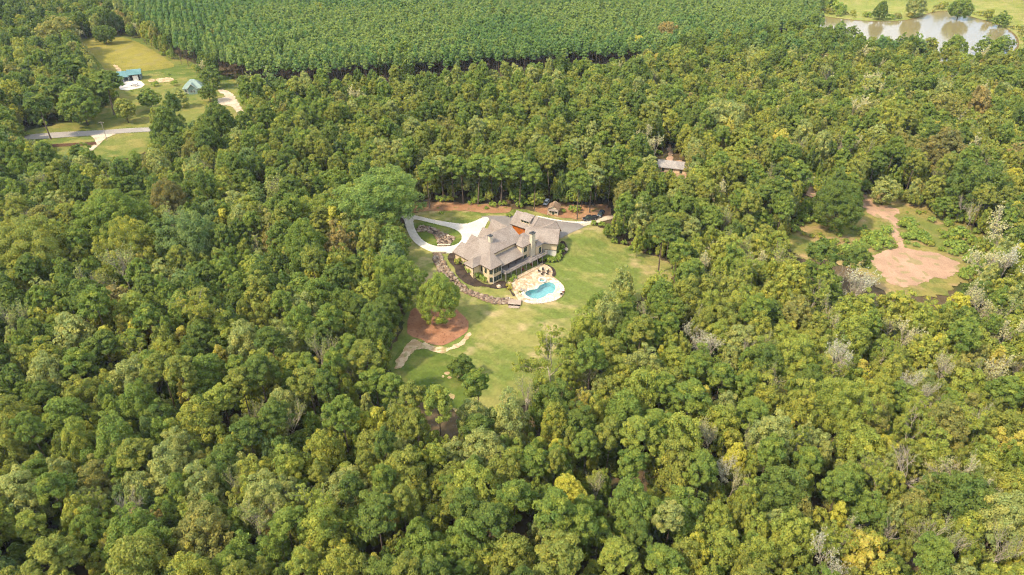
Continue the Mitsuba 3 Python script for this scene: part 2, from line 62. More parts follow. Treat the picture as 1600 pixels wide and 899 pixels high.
TREES = [(-131.2, 201.3, 22.0, 24.0, 'B', 'md'),(-144.4, 179.9, 20.3, 24.0, 'B', 'ol'),(-118.7, 184.9, 14.2, 21.5, 'B', 'yo'),(-115.0, 172.6, 10.4, 20.4, 'H', 'lt'),(-101.7, 188.9, 18.4, 24.0, 'B', 'bl'),(-121.1, 218.7, 13.1, 20.2, 'B', 'bd'),(-104.6, 228.3, 8.9, 17.3, 'C', 'yg'),(-94.8, 197.9, 3.4, 11.2, 'C', 'gd'),(-98.6, 208.4, 5.7, 13.8, 'C', 'ye'),(-169.1, 203.2, 5.6, 12.4, 'B', 'yg'),(-168.4, 209.7, 5.7, 15.8, 'D', 'gy'),(-160.8, 208.3, 9.8, 16.8, 'B', 'bo'),(-115.2, 266.3, 5.3, 13.3, 'C', 'yg'),(-113.0, 273.2, 5.4, 13.4, 'C', 'yg'),(-98.5, 231.6, 5.7, 13.8, 'C', 'yg'),(-158.8, 246.7, 3.5, 11.4, 'C', 'ye'),(-194.2, 269.0, 9.0, 16.0, 'B', 'yg'),(-45.4, 216.0, 24.8, 24.0, 'B', 'wi'),(-60.2, 206.1, 7.4, 15.6, 'C', 'ye'),(-84.2, 233.6, 6.2, 14.3, 'C', 'yg'),(-82.9, 249.1, 5.0, 13.0, 'C', 'yg'),(-61.7, 259.9, 7.0, 15.2, 'C', 'yg'),(-68.4, 210.2, 12.7, 19.8, 'B', 'yg'),(-80.1, 200.9, 10.2, 17.2, 'B', 'bo'),(-54.7, 178.6, 5.9, 13.9, 'C', 'yo'),(-47.4, 184.9, 2.2, 9.9, 'C', 'gd'),(-64.5, 185.7, 14.3, 21.5, 'B', 'md'),(-38.7, 192.6, 9.5, 16.4, 'B', 'md'),(-34.7, 171.8, 12.9, 20.0, 'B', 'md'),(-21.0, 167.0, 13.1, 16.6, 'K', 'br2'),(-13.3, 141.4, 6.4, 8.1, 'I', 'dk'),(-8.5, 123.7, 7.0, 18.3, 'P', 'md'),(-37.9, 153.5, 9.5, 16.5, 'B', 'dk'),(-34.8, 143.1, 4.1, 12.0, 'C', 'yg'),(-41.4, 138.6, 6.2, 17.3, 'P', 'md'),(-41.1, 131.4, 5.4, 15.2, 'H', 'yg'),(-28.3, 123.1, 6.4, 17.5, 'P', 'md'),(-23.4, 119.0, 7.1, 18.4, 'P', 'ol'),(-36.5, 115.3, 7.1, 13.9, 'B', 'yg'),(-56.6, 125.7, 3.7, 11.6, 'C', 'gd'),(-58.7, 118.5, 5.1, 14.8, 'H', 'lt'),(-58.7, 157.3, 10.4, 17.4, 'B', 'lt'),(-61.8, 139.3, 7.9, 19.4, 'P', 'dk'),(-47.7, 122.6, 8.4, 20.1, 'P', 'ol'),(8.7, 132.0, 12.0, 22.1, 'H', 'yg'),(15.0, 119.1, 5.7, 15.5, 'H', 'gd'),(39.0, 141.0, 3.4, 11.2, 'C', 'ye'),(34.9, 146.9, 3.8, 11.7, 'C', 'yg'),(45.2, 130.8, 6.3, 17.4, 'P', 'md'),(50.6, 127.3, 6.2, 17.3, 'P', 'md'),(41.0, 118.1, 8.5, 20.2, 'P', 'md'),(35.2, 121.6, 7.2, 18.5, 'P', 'md'),(55.7, 124.6, 6.1, 17.2, 'P', 'md'),(53.7, 114.3, 7.0, 18.2, 'P', 'md'),(23.3, 119.3, 6.0, 12.8, 'B', 'yg'),(53.0, 157.2, 5.4, 15.2, 'H', 'lt'),(67.2, 154.8, 7.8, 19.2, 'P', 'md'),(88.6, 157.0, 7.2, 17.0, 'H', 'lt'),(107.9, 156.5, 12.1, 19.2, 'B', 'yo'),(103.3, 144.6, 6.8, 16.6, 'H', 'tn'),(111.7, 143.6, 4.1, 14.0, 'D', 'gy'),(96.3, 126.8, 6.5, 16.3, 'H', 'gy'),(100.7, 125.5, 4.6, 14.4, 'H', 'gy'),(87.7, 129.0, 3.8, 13.5, 'H', 'ye'),(128.9, 135.7, 3.9, 13.8, 'D', 'gy'),(107.9, 132.3, 5.8, 15.5, 'H', 'tn'),(75.7, 116.1, 13.1, 20.3, 'B', 'yg'),(71.9, 127.1, 9.0, 16.0, 'B', 'dk'),(108.0, 120.6, 4.6, 12.5, 'C', 'bo'),(109.6, 118.5, 3.6, 13.3, 'H', 'gy'),(89.3, 120.3, 3.0, 12.8, 'D', 'gy'),(88.5, 111.0, 8.2, 18.2, 'H', 'yg'),(119.9, 146.6, 9.9, 16.9, 'B', 'yg'),(97.7, 168.6, 4.5, 14.3, 'H', 'gy'),(133.2, 166.8, 5.6, 15.4, 'H', 'tn'),(-105.3, 142.4, 5.0, 13.0, 'C', 'ye'),(-96.9, 137.2, 6.5, 16.4, 'H', 'yg'),(-100.6, 146.9, 4.1, 12.0, 'C', 'ye'),(-98.1, 150.8, 4.9, 11.6, 'B', 'br'),(-127.4, 139.6, 3.6, 11.5, 'C', 'gd'),(-113.4, 142.8, 10.3, 17.3, 'B', 'lt'),(-113.4, 156.4, 7.8, 14.7, 'B', 'yo'),(-83.2, 151.6, 10.0, 20.0, 'H', 'yo'),(-92.2, 156.1, 5.3, 13.4, 'C', 'yg'),(-87.7, 136.7, 9.5, 16.4, 'B', 'yo'),(-66.8, 118.4, 7.1, 18.4, 'P', 'yg'),(-115.5, 123.1, 7.7, 14.5, 'B', 'md'),(-100.8, 128.1, 6.3, 13.1, 'B', 'ol'),(-60.7, 116.8, 5.0, 14.8, 'H', 'lt'),(-86.8, 144.8, 4.8, 12.7, 'C', 'gd'),(-72.1, 99.5, 10.1, 17.2, 'B', 'lt'),(-77.3, 96.8, 6.6, 13.5, 'B', 'lt'),(-91.1, 83.8, 5.8, 16.8, 'P', 'yg'),(-99.3, 99.0, 7.2, 14.1, 'B', 'md'),(-77.0, 90.7, 5.1, 15.1, 'D', 'gy'),(-83.0, 90.0, 4.3, 14.0, 'H', 'yg'),(-74.8, 89.6, 3.8, 10.5, 'B', 'br'),(-70.9, 90.5, 3.1, 9.7, 'B', 'br'),(-67.6, 98.1, 3.4, 11.2, 'C', 'yg'),(-66.9, 103.6, 3.9, 11.8, 'C', 'bo'),(-57.1, 95.6, 5.2, 15.0, 'H', 'lt'),(-89.9, 94.6, 3.2, 11.0, 'C', 'ye'),(-64.5, 90.1, 5.6, 12.4, 'B', 'yg'),(-60.0, 90.9, 5.6, 12.4, 'B', 'md'),(-75.7, 82.5, 3.2, 12.8, 'H', 'gd'),(-65.5, 111.0, 3.5, 11.3, 'C', 'yg'),(-64.2, 84.2, 4.2, 10.9, 'B', 'ol'),(-71.2, 78.5, 5.2, 12.0, 'B', 'yg'),(-46.9, 99.8, 9.6, 16.6, 'B', 'yg'),(-37.3, 90.9, 8.3, 18.3, 'H', 'yg'),(-25.2, 106.4, 7.0, 13.9, 'B', 'lt'),(-16.0, 102.3, 5.2, 16.0, 'P', 'yg'),(-25.3, 84.9, 8.7, 20.4, 'P', 'dk'),(-18.3, 95.6, 3.3, 11.1, 'C', 'yg'),(-17.4, 82.8, 5.5, 16.4, 'P', 'md'),(-31.3, 80.8, 6.0, 12.8, 'B', 'yo'),(-4.5, 79.1, 5.4, 12.1, 'B', 'yg'),(-6.2, 104.1, 9.9, 16.9, 'B', 'lt'),(-36.5, 80.1, 3.3, 13.0, 'H', 'gd'),(-12.8, 82.1, 3.0, 10.9, 'C', 'gd'),(-32.5, 99.6, 2.0, 11.7, 'D', 'gy'),(11.3, 94.3, 7.6, 14.4, 'B', 'ye'),(17.8, 96.5, 5.8, 15.6, 'H', 'lt'),(26.9, 93.8, 4.2, 10.9, 'B', 'yg'),(29.8, 85.1, 6.3, 17.4, 'P', 'lt'),(4.2, 99.3, 6.7, 17.8, 'P', 'md'),(49.0, 105.5, 5.0, 11.8, 'B', 'ye'),(36.8, 85.9, 5.0, 11.7, 'B', 'yg'),(39.8, 81.7, 7.0, 13.8, 'B', 'yg'),(48.3, 87.1, 5.5, 12.3, 'B', 'yg'),(45.9, 97.6, 4.0, 13.7, 'H', 'tn'),(38.7, 97.7, 7.1, 18.4, 'P', 'md'),(25.2, 99.3, 6.7, 17.8, 'P', 'md'),(9.9, 108.0, 3.6, 11.4, 'C', 'ye'),(23.4, 82.7, 5.3, 16.1, 'P', 'dk'),(16.3, 83.3, 4.8, 15.6, 'P', 'md'),(8.5, 76.0, 8.7, 20.3, 'P', 'ol'),(66.6, 81.6, 6.5, 13.3, 'B', 'gd'),(56.8, 77.6, 8.3, 18.3, 'H', 'gy'),(80.7, 85.0, 6.6, 16.4, 'H', 'lt'),(72.7, 84.7, 3.0, 12.8, 'D', 'gy'),(83.4, 99.5, 6.9, 17.1, 'D', 'gy'),(83.5, 110.0, 4.0, 10.7, 'B', 'ye'),(88.6, 98.1, 2.0, 9.7, 'C', 'ye'),(90.1, 91.4, 11.6, 18.7, 'B', 'dk'),(64.7, 89.7, 3.8, 11.7, 'C', 'ye'),(75.9, 97.3, 6.6, 16.4, 'H', 'yg'),(107.8, 100.9, 4.1, 14.0, 'D', 'gy'),(83.0, 81.4, 6.7, 16.5, 'H', 'lt'),(90.2, 80.0, 6.6, 16.5, 'H', 'lt'),(61.8, 100.5, 5.9, 16.9, 'P', 'md'),(65.2, 93.3, 6.4, 17.5, 'P', 'md'),(71.5, 90.4, 7.4, 14.3, 'B', 'md'),(71.1, 78.1, 4.7, 11.5, 'B', 'dk'),(119.8, 226.5, 18.2, 19.3, 'I', 'dk'),(147.9, 248.0, 11.1, 12.5, 'I', 'lt'),(165.7, 235.6, 8.8, 10.3, 'I', 'md'),(199.7, 252.6, 7.1, 14.0, 'B', 'ye'),(177.6, 266.7, 20.5, 24.0, 'B', 'bd'),(210.2, 268.3, 11.7, 18.8, 'B', 'br'),(201.7, 272.7, 7.6, 17.4, 'H', 'yg'),(175.1, 239.4, 18.4, 24.0, 'B', 'dk'),(164.1, 206.3, 10.0, 20.0, 'H', 'tn'),(167.0, 223.2, 4.6, 14.6, 'D', 'gy'),(162.2, 199.0, 3.2, 13.0, 'D', 'gy'),(168.8, 232.1, 3.4, 13.2, 'D', 'gy'),(167.8, 200.5, 8.5, 15.5, 'B', 'dk'),(95.3, 181.0, 9.4, 21.3, 'P', 'dk'),(105.6, 180.3, 8.6, 20.3, 'P', 'dk'),(108.7, 242.8, 9.8, 21.7, 'P', 'md'),(95.1, 225.9, 10.2, 22.2, 'P', 'dk'),(146.2, 178.7, 10.1, 20.1, 'H', 'tn'),(168.6, 300.0, 15.6, 22.8, 'B', 'yo'),(147.3, 292.6, 8.5, 15.5, 'B', 'yo'),(228.6, 331.5, 13.8, 21.0, 'B', 'br'),(236.2, 323.5, 10.5, 17.6, 'B', 'yo'),(206.0, 319.7, 12.8, 20.0, 'B', 'bo'),(168.1, 320.2, 8.6, 18.5, 'H', 'tn'),(192.6, 307.9, 7.1, 17.0, 'H', 'lt'),(208.5, 311.9, 6.6, 16.5, 'H', 'gy'),(170.2, 371.6, 4.5, 14.5, 'D', 'gy'),(219.1, 310.2, 9.0, 16.0, 'B', 'br'),(128.4, 307.7, 13.0, 20.1, 'B', 'dk'),(246.6, 516.7, 10.2, 11.7, 'I', 'dk'),(285.3, 453.6, 15.6, 16.9, 'I', 'md'),(317.6, 473.9, 12.0, 13.4, 'I', 'md'),(334.3, 480.0, 11.7, 13.1, 'I', 'md'),(297.6, 584.0, 12.9, 14.2, 'I', 'dk'),(331.5, 596.7, 17.8, 18.9, 'I', 'lt'),(364.4, 589.3, 16.6, 17.7, 'I', 'md'),(380.2, 559.4, 10.9, 12.4, 'I', 'md'),(384.4, 581.9, 6.2, 7.9, 'I', 'ol'),(104.1, 479.3, 14.6, 21.9, 'B', 'br'),(64.2, 488.5, 5.7, 13.8, 'C', 'gd'),(71.3, 488.5, 5.7, 13.8, 'C', 'gd'),(82.0, 459.8, 9.2, 16.1, 'B', 'ye'),(87.8, 447.7, 4.1, 12.0, 'C', 'ye'),(96.9, 301.9, 19.7, 24.0, 'B', 'lt'),(50.6, 299.6, 9.8, 19.8, 'H', 'yg'),(57.1, 286.0, 8.4, 18.3, 'H', 'tn'),(36.9, 299.6, 5.8, 13.9, 'C', 'ye'),(65.5, 367.5, 19.8, 24.0, 'B', 'dk'),(112.4, 360.2, 7.4, 14.3, 'B', 'bo'),(77.4, 292.1, 8.0, 14.9, 'B', 'yo'),(-108.4, 327.6, 5.6, 12.4, 'B', 'ye'),(-70.3, 299.5, 3.8, 11.7, 'C', 'ye'),(-10.9, 296.3, 10.9, 17.9, 'B', 'yg'),(-42.0, 290.8, 4.5, 14.3, 'H', 'tn'),(-213.4, 333.8, 18.3, 19.4, 'I', 'md'),(-194.4, 336.7, 10.9, 12.4, 'I', 'ol'),(-190.6, 355.9, 10.1, 11.6, 'I', 'md'),(-177.4, 361.2, 8.9, 10.4, 'I', 'lt'),(-165.5, 370.6, 9.4, 10.9, 'I', 'dk'),(-173.1, 396.7, 12.1, 13.5, 'I', 'dk'),(-288.2, 502.7, 12.6, 14.0, 'I', 'dk'),(-315.3, 532.7, 12.3, 13.7, 'I', 'yg'),(-299.8, 468.9, 21.1, 24.0, 'B', 'bo'),(-247.2, 335.9, 14.3, 21.5, 'B', 'yo'),(-208.0, 349.6, 15.7, 23.0, 'P', 'dk'),(-150.0, 288.4, 16.2, 23.5, 'B', 'dk'),(-130.6, 294.8, 15.9, 23.2, 'B', 'dk'),(-220.5, 313.4, 11.9, 23.0, 'P', 'dk'),(-224.1, 338.6, 12.7, 23.0, 'P', 'dk'),(-237.0, 371.0, 13.8, 23.0, 'P', 'dk'),(99.9, 275.3, 2.5, 12.2, 'D', 'gy'),(42.9, 262.2, 7.3, 17.2, 'H', 'tn'),(60.8, 275.2, 7.6, 17.5, 'H', 'tn'),(43.2, 206.2, 3.9, 11.8, 'C', 'yg'),(49.1, 195.8, 10.0, 22.0, 'P', 'dk'),(90.3, 222.4, 9.2, 21.0, 'P', 'dk'),(74.2, 193.6, 7.1, 16.9, 'H', 'lt'),(60.1, 184.0, 7.2, 17.1, 'H', 'tn'),(81.1, 252.0, 11.1, 18.1, 'B', 'md'),(77.8, 234.8, 9.6, 19.6, 'H', 'tn'),(33.5, 175.7, 7.4, 14.3, 'B', 'lt'),(44.2, 172.8, 8.1, 15.0, 'B', 'yg'),(25.0, 163.3, 6.7, 13.5, 'B', 'md'),(51.9, 185.2, 8.0, 19.5, 'P', 'md'),(54.8, 175.3, 6.9, 18.2, 'P', 'md'),(34.5, 217.7, 3.7, 5.5, 'I', 'md'),(36.8, 216.1, 3.2, 11.0, 'C', 'yg'),(-31.8, 239.4, 8.7, 20.4, 'P', 'md'),(213.7, 461.7, 10.9, 17.9, 'B', 'dk'),(218.8, 446.4, 11.3, 18.4, 'B', 'md'),(231.4, 454.2, 9.9, 16.9, 'B', 'ol'),(236.6, 446.4, 11.3, 18.4, 'B', 'md'),(248.1, 450.5, 12.2, 19.4, 'B', 'dk'),(262.9, 461.7, 10.9, 17.9, 'B', 'md'),(264.7, 448.7, 10.6, 17.6, 'B', 'ol'),(57.8, 241.0, 6.4, 13.2, 'B', 'md'),(65.5, 244.8, 5.5, 12.2, 'B', 'ol'),(72.7, 254.9, 6.1, 13.0, 'B', 'lt'),(-27.0, 245.0, 8.4, 19.9, 'P', 'lt'),(-23.0, 245.0, 8.4, 19.9, 'P', 'md'),(-19.0, 242.6, 8.3, 19.9, 'P', 'md'),(-13.3, 242.0, 9.7, 21.6, 'P', 'md'),(-4.3, 240.9, 9.7, 21.6, 'P', 'md'),(2.9, 239.4, 8.7, 20.4, 'P', 'md'),(8.6, 237.5, 8.2, 19.7, 'P', 'md'),(24.4, 229.3, 9.3, 21.1, 'P', 'md'),(29.6, 234.9, 8.6, 20.2, 'P', 'lt'),(23.6, 242.6, 5.5, 7.2, 'I', 'md'),(9.4, 240.3, 4.9, 6.7, 'I', 'yg'),(2.5, 242.6, 5.5, 7.2, 'I', 'md')]
SHRUBS = [(-26.8, 233.8, 1.7),(132.0, 219.5, 5.1),(138.9, 224.4, 4.3),(128.4, 216.6, 4.2),(133.2, 215.6, 4.6),(123.5, 213.3, 4.1),(149.7, 229.6, 3.9),(148.4, 224.4, 4.7),(148.8, 220.5, 4.7),(150.3, 233.3, 2.9),(150.6, 219.5, 3.7),(164.6, 221.5, 5.6),(165.4, 216.6, 5.1),(163.9, 224.4, 4.3),(166.1, 211.9, 4.5),(164.8, 230.6, 3.9),(160.1, 233.3, 3.4),(112.5, 208.7, 4.5),(118.7, 210.1, 4.1),(111.2, 233.3, 4.9),(104.8, 225.5, 4.3),(36.9, 216.0, 2.8),(40.3, 215.6, 2.8),(42.1, 211.9, 2.3),(48.0, 213.3, 2.7),(33.0, 223.8, 2.8),(34.4, 219.7, 2.8),(30.2, 224.8, 2.9),(48.4, 208.7, 2.2),(-208.5, 399.9, 4.1),(-197.8, 401.2, 4.5),(-210.9, 424.2, 2.0),(-227.5, 415.9, 2.3),(-239.3, 413.1, 2.7),(-218.0, 389.9, 1.8),(270.6, 622.6, 16.5),(274.0, 606.4, 12.9),(259.2, 617.1, 10.9),(397.1, 601.1, 7.5),(395.2, 576.1, 8.2),(-9.9, 238.2, 1.7),(-1.2, 231.6, 2.2),(-7.4, 239.9, 3.5),(-13.8, 243.3, 4.0),(-3.7, 241.0, 3.5),(-16.2, 242.1, 2.5),(6.0, 242.1, 4.0),(3.0, 239.9, 3.5),(24.0, 235.4, 4.4),(19.6, 235.4, 2.0),(134.4, 212.5, 3.4),(134.9, 219.7, 2.7),(129.0, 220.5, 4.6),(129.2, 212.1, 4.5),(124.9, 212.2, 3.0),(126.3, 213.1, 2.5),(123.3, 209.5, 4.2),(132.6, 222.0, 3.2),(129.1, 216.5, 2.6),(133.8, 215.5, 2.5),(131.4, 215.8, 3.5),(129.9, 220.8, 4.0),(125.5, 214.1, 2.8),(137.2, 223.4, 3.0),(135.4, 218.0, 4.1),(134.6, 216.4, 4.1),(130.3, 220.7, 2.8),(125.8, 215.5, 3.1),(131.6, 216.8, 4.6),(125.8, 215.5, 2.5),(147.1, 229.4, 4.1),(151.6, 232.4, 3.4),(143.8, 220.8, 2.8),(149.1, 229.5, 4.3),(151.8, 231.8, 3.8),(152.1, 222.6, 2.4),(149.7, 222.9, 3.9),(149.5, 229.1, 4.3),(146.9, 218.7, 3.5),(149.9, 220.2, 3.9),(144.6, 213.8, 2.5),(143.6, 219.3, 2.7),(150.0, 215.8, 3.5),(149.7, 214.6, 3.4),(148.9, 217.8, 3.4),(147.3, 219.9, 2.7),(146.0, 219.9, 4.0),(150.9, 222.1, 3.3),(156.1, 214.4, 3.0),(169.1, 217.0, 3.2),(165.6, 213.9, 2.7),(158.0, 211.7, 4.5),(157.5, 209.5, 3.5),(160.5, 218.3, 4.5),(160.6, 214.2, 3.8),(161.3, 209.5, 3.7),(161.5, 213.7, 2.5),(163.2, 210.8, 2.6),(167.2, 212.0, 3.4),(159.7, 219.7, 4.2),(159.5, 205.3, 3.8),(158.9, 222.5, 2.7),(160.8, 214.5, 3.2),(156.9, 203.3, 4.0),(158.5, 216.4, 2.9),(161.1, 206.1, 3.0),(154.7, 208.1, 3.4),(165.0, 206.7, 3.5),(121.6, 209.2, 2.2),(117.2, 209.0, 2.4),(115.4, 209.7, 2.9),(116.7, 216.7, 2.7),(114.5, 215.2, 3.6),(110.0, 211.6, 2.4),(110.7, 208.6, 2.3),(115.7, 215.5, 2.2),(117.0, 206.2, 3.8),(118.0, 210.6, 4.0),(113.1, 219.8, 2.4),(117.1, 211.6, 2.8),(151.7, 196.3, 2.7),(152.2, 195.1, 3.7),(150.4, 192.1, 3.7),(154.9, 195.2, 2.3),(149.3, 192.8, 3.4),(153.8, 196.3, 3.4),(156.0, 197.3, 3.9),(152.6, 197.0, 2.3),(158.5, 201.6, 3.8),(159.8, 202.3, 2.2),(106.0, 225.4, 3.2),(114.9, 233.1, 3.9),(117.8, 232.4, 2.6),(121.0, 234.8, 2.6),(117.2, 234.3, 2.6),(109.3, 229.9, 2.4),(107.0, 230.4, 3.6),(117.0, 233.3, 3.3),(127.8, 227.3, 2.4),(119.2, 225.8, 2.5),(123.6, 207.0, 1.8),(153.9, 231.0, 1.4),(161.0, 240.6, 1.9),(132.4, 227.9, 2.4),(159.0, 219.2, 1.4),(154.7, 240.9, 1.3),(156.2, 209.6, 1.7),(163.5, 225.0, 1.9),(158.5, 240.0, 2.5),(162.9, 223.2, 1.8),(113.4, 209.9, 1.5),(152.2, 235.0, 1.0),(109.7, 220.7, 2.2),(108.4, 211.1, 1.3),(157.9, 220.4, 1.6),(150.2, 226.2, 2.5),(114.0, 223.2, 1.3),(120.3, 221.2, 2.3),(137.3, 223.5, 1.4),(152.2, 211.0, 2.4),(122.7, 225.3, 1.4),(122.3, 226.9, 2.1),(113.0, 222.9, 1.3),(156.2, 215.3, 1.2),(120.8, 217.1, 2.5),(126.5, 214.6, 2.0),(149.2, 193.4, 1.3),(140.6, 213.5, 1.2),(129.5, 225.7, 2.6),(156.8, 220.0, 1.1),(162.3, 218.8, 2.0),(158.2, 204.4, 1.4),(159.4, 224.8, 2.1),(155.8, 214.5, 1.8),(142.6, 216.1, 2.0),(138.1, 216.7, 1.5),(166.5, 226.1, 1.8),(122.2, 207.1, 2.3),(165.0, 221.9, 2.2),(160.8, 210.3, 2.1),(107.4, 222.4, 2.4),(122.5, 226.9, 1.6),(137.1, 213.5, 2.0),(259.8, 618.6, 4.1),(261.0, 612.4, 3.8),(265.9, 617.5, 4.7),(267.3, 607.0, 3.8),(267.7, 609.7, 6.8),(270.7, 599.1, 5.3),(280.8, 606.6, 3.3),(283.9, 602.4, 6.3),(282.8, 595.5, 2.8),(293.2, 598.2, 5.4),(293.5, 595.4, 6.0),(299.2, 591.2, 4.3),(301.1, 584.9, 4.4),(308.3, 587.3, 6.2),(315.1, 590.1, 6.4),(316.9, 589.7, 4.4),(327.6, 597.6, 3.5),(328.2, 594.4, 6.1),(338.6, 602.0, 2.9),(342.3, 602.5, 2.8),(351.9, 616.6, 4.7),(359.0, 617.3, 3.2),(367.0, 627.8, 5.5),(372.2, 629.3, 5.3),(373.7, 632.1, 6.7),(379.3, 639.6, 6.3),(382.6, 631.5, 6.5),(386.8, 639.0, 4.0),(389.9, 633.3, 7.1),(390.3, 627.8, 4.1),(388.1, 620.3, 4.6),(388.4, 613.3, 3.7),(387.9, 606.5, 3.2),(389.7, 600.3, 6.3),(390.5, 594.0, 4.9),(393.2, 597.1, 4.5),(389.8, 582.7, 5.6),(396.6, 584.6, 4.6),(391.4, 568.0, 3.2),(391.7, 566.5, 2.6),(386.5, 552.2, 3.7),(389.2, 548.6, 5.3),(381.4, 533.8, 4.6),(375.4, 525.1, 2.9),(370.0, 512.4, 4.3),(365.1, 502.7, 3.2)]
HEDGE = [(-14.5, 199.1, 2.6, 'bl'),(-16.9, 199.5, 3.0, 'dk'),(-18.0, 197.0, 3.0, 'yg'),(-15.6, 195.7, 2.6, 'md'),(-17.1, 202.6, 2.6, 'md'),(-13.5, 191.8, 3.0, 'gs'),(-12.2, 191.3, 2.7, 'gs'),(-11.1, 190.7, 2.5, 'gs'),(-9.9, 190.3, 2.5, 'gs'),(-9.0, 189.8, 2.5, 'gs'),(-14.6, 192.9, 2.5, 'gs'),(-11.0, 192.1, 1.7, 'bo'),(0.6, 192.1, 2.8, 'gs'),(-0.2, 190.5, 2.1, 'us'),(-1.0, 187.3, 2.1, 'gd'),(-0.8, 185.8, 1.9, 'gd'),(10.8, 204.4, 3.1, 'dk'),(11.7, 203.9, 2.7, 'gs'),(12.8, 203.4, 2.9, 'us'),(14.1, 203.5, 2.9, 'us'),(15.5, 204.4, 2.9, 'us'),(16.4, 205.6, 2.7, 'us'),(17.0, 207.2, 2.7, 'us'),(17.2, 208.8, 2.7, 'us'),(10.1, 203.0, 2.4, 'us'),(2.5, 183.9, 1.2, 'lt')]
# ---------------------------------------------------------------- helpers
def ss(a, b, x):
    t = np.clip((x - a) / (b - a), 0, 1)
    return t * t * (3 - 2 * t)
def chaikin(pts, n=2):
    p = np.array(pts, float)
    for _ in range(n):
        q = np.roll(p, -1, 0)
        p = np.stack([0.75 * p + 0.25 * q, 0.25 * p + 0.75 * q], 1).reshape(-1, 2)
    return p
def pg(pts, n=2):
    return Polygon(chaikin(pts, n)).buffer(0)
PATIO_PG = pg(PATIO)
POOL_PG = pg(POOL).union(pg(SPA))
PATIO_RING = PATIO_PG.buffer(0.4)
POND_PG = pg(PONDW)
ISLE_PG = pg(ISLE_ROCK)
CREEK_PG = pg(CREEK)
def rough(poly, amp, seed=0, step=.7):
    """the outline made ragged"""
    out = []
    for g in getattr(poly, 'geoms', [poly]):
        L = g.exterior.length
        p = np.array([g.exterior.interpolate(t).coords[0] for t in np.arange(0, L, step)])
        n = np.roll(p, -1, 0) - np.roll(p, 1, 0)
        n = np.column_stack([n[:, 1], -n[:, 0]]) / (np.linalg.norm(n, axis=1, keepdims=True) + 1e-9)
        q = np.column_stack([p, np.full(len(p), seed + .5)])
        d = (nnoise(q / 2.2) - .5) * 1.4 + (nnoise(q / .8) - .5) * .9
        out.append(Polygon(p + n * d[:, None] * amp * 2).buffer(0))
    return unary_union(out)
def inside(poly, x, y):
    return shapely.contains_xy(poly, x, y)
def dist(poly, x, y):
    return shapely.distance(poly, shapely.points(x, y))
def T(x, y):
    """height of the ground"""
    x, y = np.asarray(x, float), np.asarray(y, float)
    z = 3 * ss(163.5, 171.5, -0.5 * x + 0.85 * y)
    f = (np.abs(x - 5) < 30) & (np.abs(y - 190) < 30)
    if f.any():
        d = dist(PATIO_PG, x[f], y[f]) if x.ndim else dist(PATIO_PG, x, y)
        k = 1 - ss(0.3, 2.2, d)
        if x.ndim: z[f] = z[f] * (1 - k)
        else: z = z * (1 - k)
    z = z - 1.1 * np.exp(-(((x - 13) / 4.5) ** 2 + ((y - 205) / 3.0) ** 2)) * (np.abs(z) > .2)
    f = (np.abs(x - 9) < 9) & (np.abs(y - 186) < 9)
    if f.any():
        ins = inside(POOL_PG.buffer(.95), x[f], y[f]) if x.ndim else inside(POOL_PG.buffer(.95), x, y)
        if x.ndim: z[f] = np.where(ins, -2.2, z[f])
        else: z = np.where(ins, -2.2, z)
    f = (x > 180) & (y > 380)
    if f.any():
        d = dist(POND_PG.boundary, x[f], y[f]) if x.ndim else dist(POND_PG.boundary, x, y)
        ins = inside(POND_PG, x[f], y[f]) if x.ndim else inside(POND_PG, x, y)
        k = np.where(ins, -1.2 * ss(0, 8, d), 0.25 * (1 - ss(0, 4, d)) * 0) - 0.25
        w = np.where(ins, 1.0, 1 - ss(0, 6, d))
        if x.ndim: z[f] = z[f] + k * w
        else: z = z + k * w
    return z
def Tz(x, y): return float(T(np.array([x]), np.array([y]))[0])

def put(key, mesh, bsdf, smooth=False, parent=None, label=None, cat=None, group=None, kind=None, **kw):
    base = (parent + '__' if parent else '') + key
    k, n = base, 0
    while k in scene or k in labels:
        n += 1
        k = f'{base}_{n:03d}'
    if isinstance(mesh, (list, tuple)): mesh = trimesh.util.concatenate(mesh)
    scene[k] = mikit.ply(mesh, bsdf, smooth=smooth, **kw)
    tag(k, label, cat, group, kind)
    return k
def tag(k, label=None, cat=None, group=None, kind=None):
    d = {n: v for n, v in (('label', label), ('category', cat), ('group', group), ('kind', kind)) if v}
    if d: labels[k] = d
def thing(name, label, cat, group=None, kind=None):
    k, n = name, 0
    while k in labels or any(s.startswith(k + '__') for s in scene):
        n += 1
        k = f'{name}_{n:03d}'
    tag(k, label, cat, group, kind)
    return k
def bx(x0, y0, z0, x1, y1, z1):
    m = trimesh.creation.box([abs(x1 - x0), abs(y1 - y0), abs(z1 - z0)])
    m.apply_translation([(x0 + x1) / 2, (y0 + y1) / 2, (z0 + z1) / 2])
    return m
def hull(pts): return trimesh.convex.convex_hull(np.array(pts, float))
def frame(mesh, ox, oy, deg, oz=0.0):
    m = trimesh.util.concatenate(mesh) if isinstance(mesh, (list, tuple)) else mesh.copy()
    m.apply_transform(trimesh.transformations.rotation_matrix(math.radians(deg), [0, 0, 1]))
    m.apply_translation([ox, oy, oz])
    return m
def bar(p, q, w, d=None):
    """a square bar from p to q"""
    p, q = np.array(p, float), np.array(q, float)
    L = np.linalg.norm(q - p)
    m = trimesh.creation.box([w, d or w, L])
    m.apply_transform(trimesh.geometry.align_vectors([0, 0, 1], (q - p) / L))
    m.apply_translation((p + q) / 2)
    return m
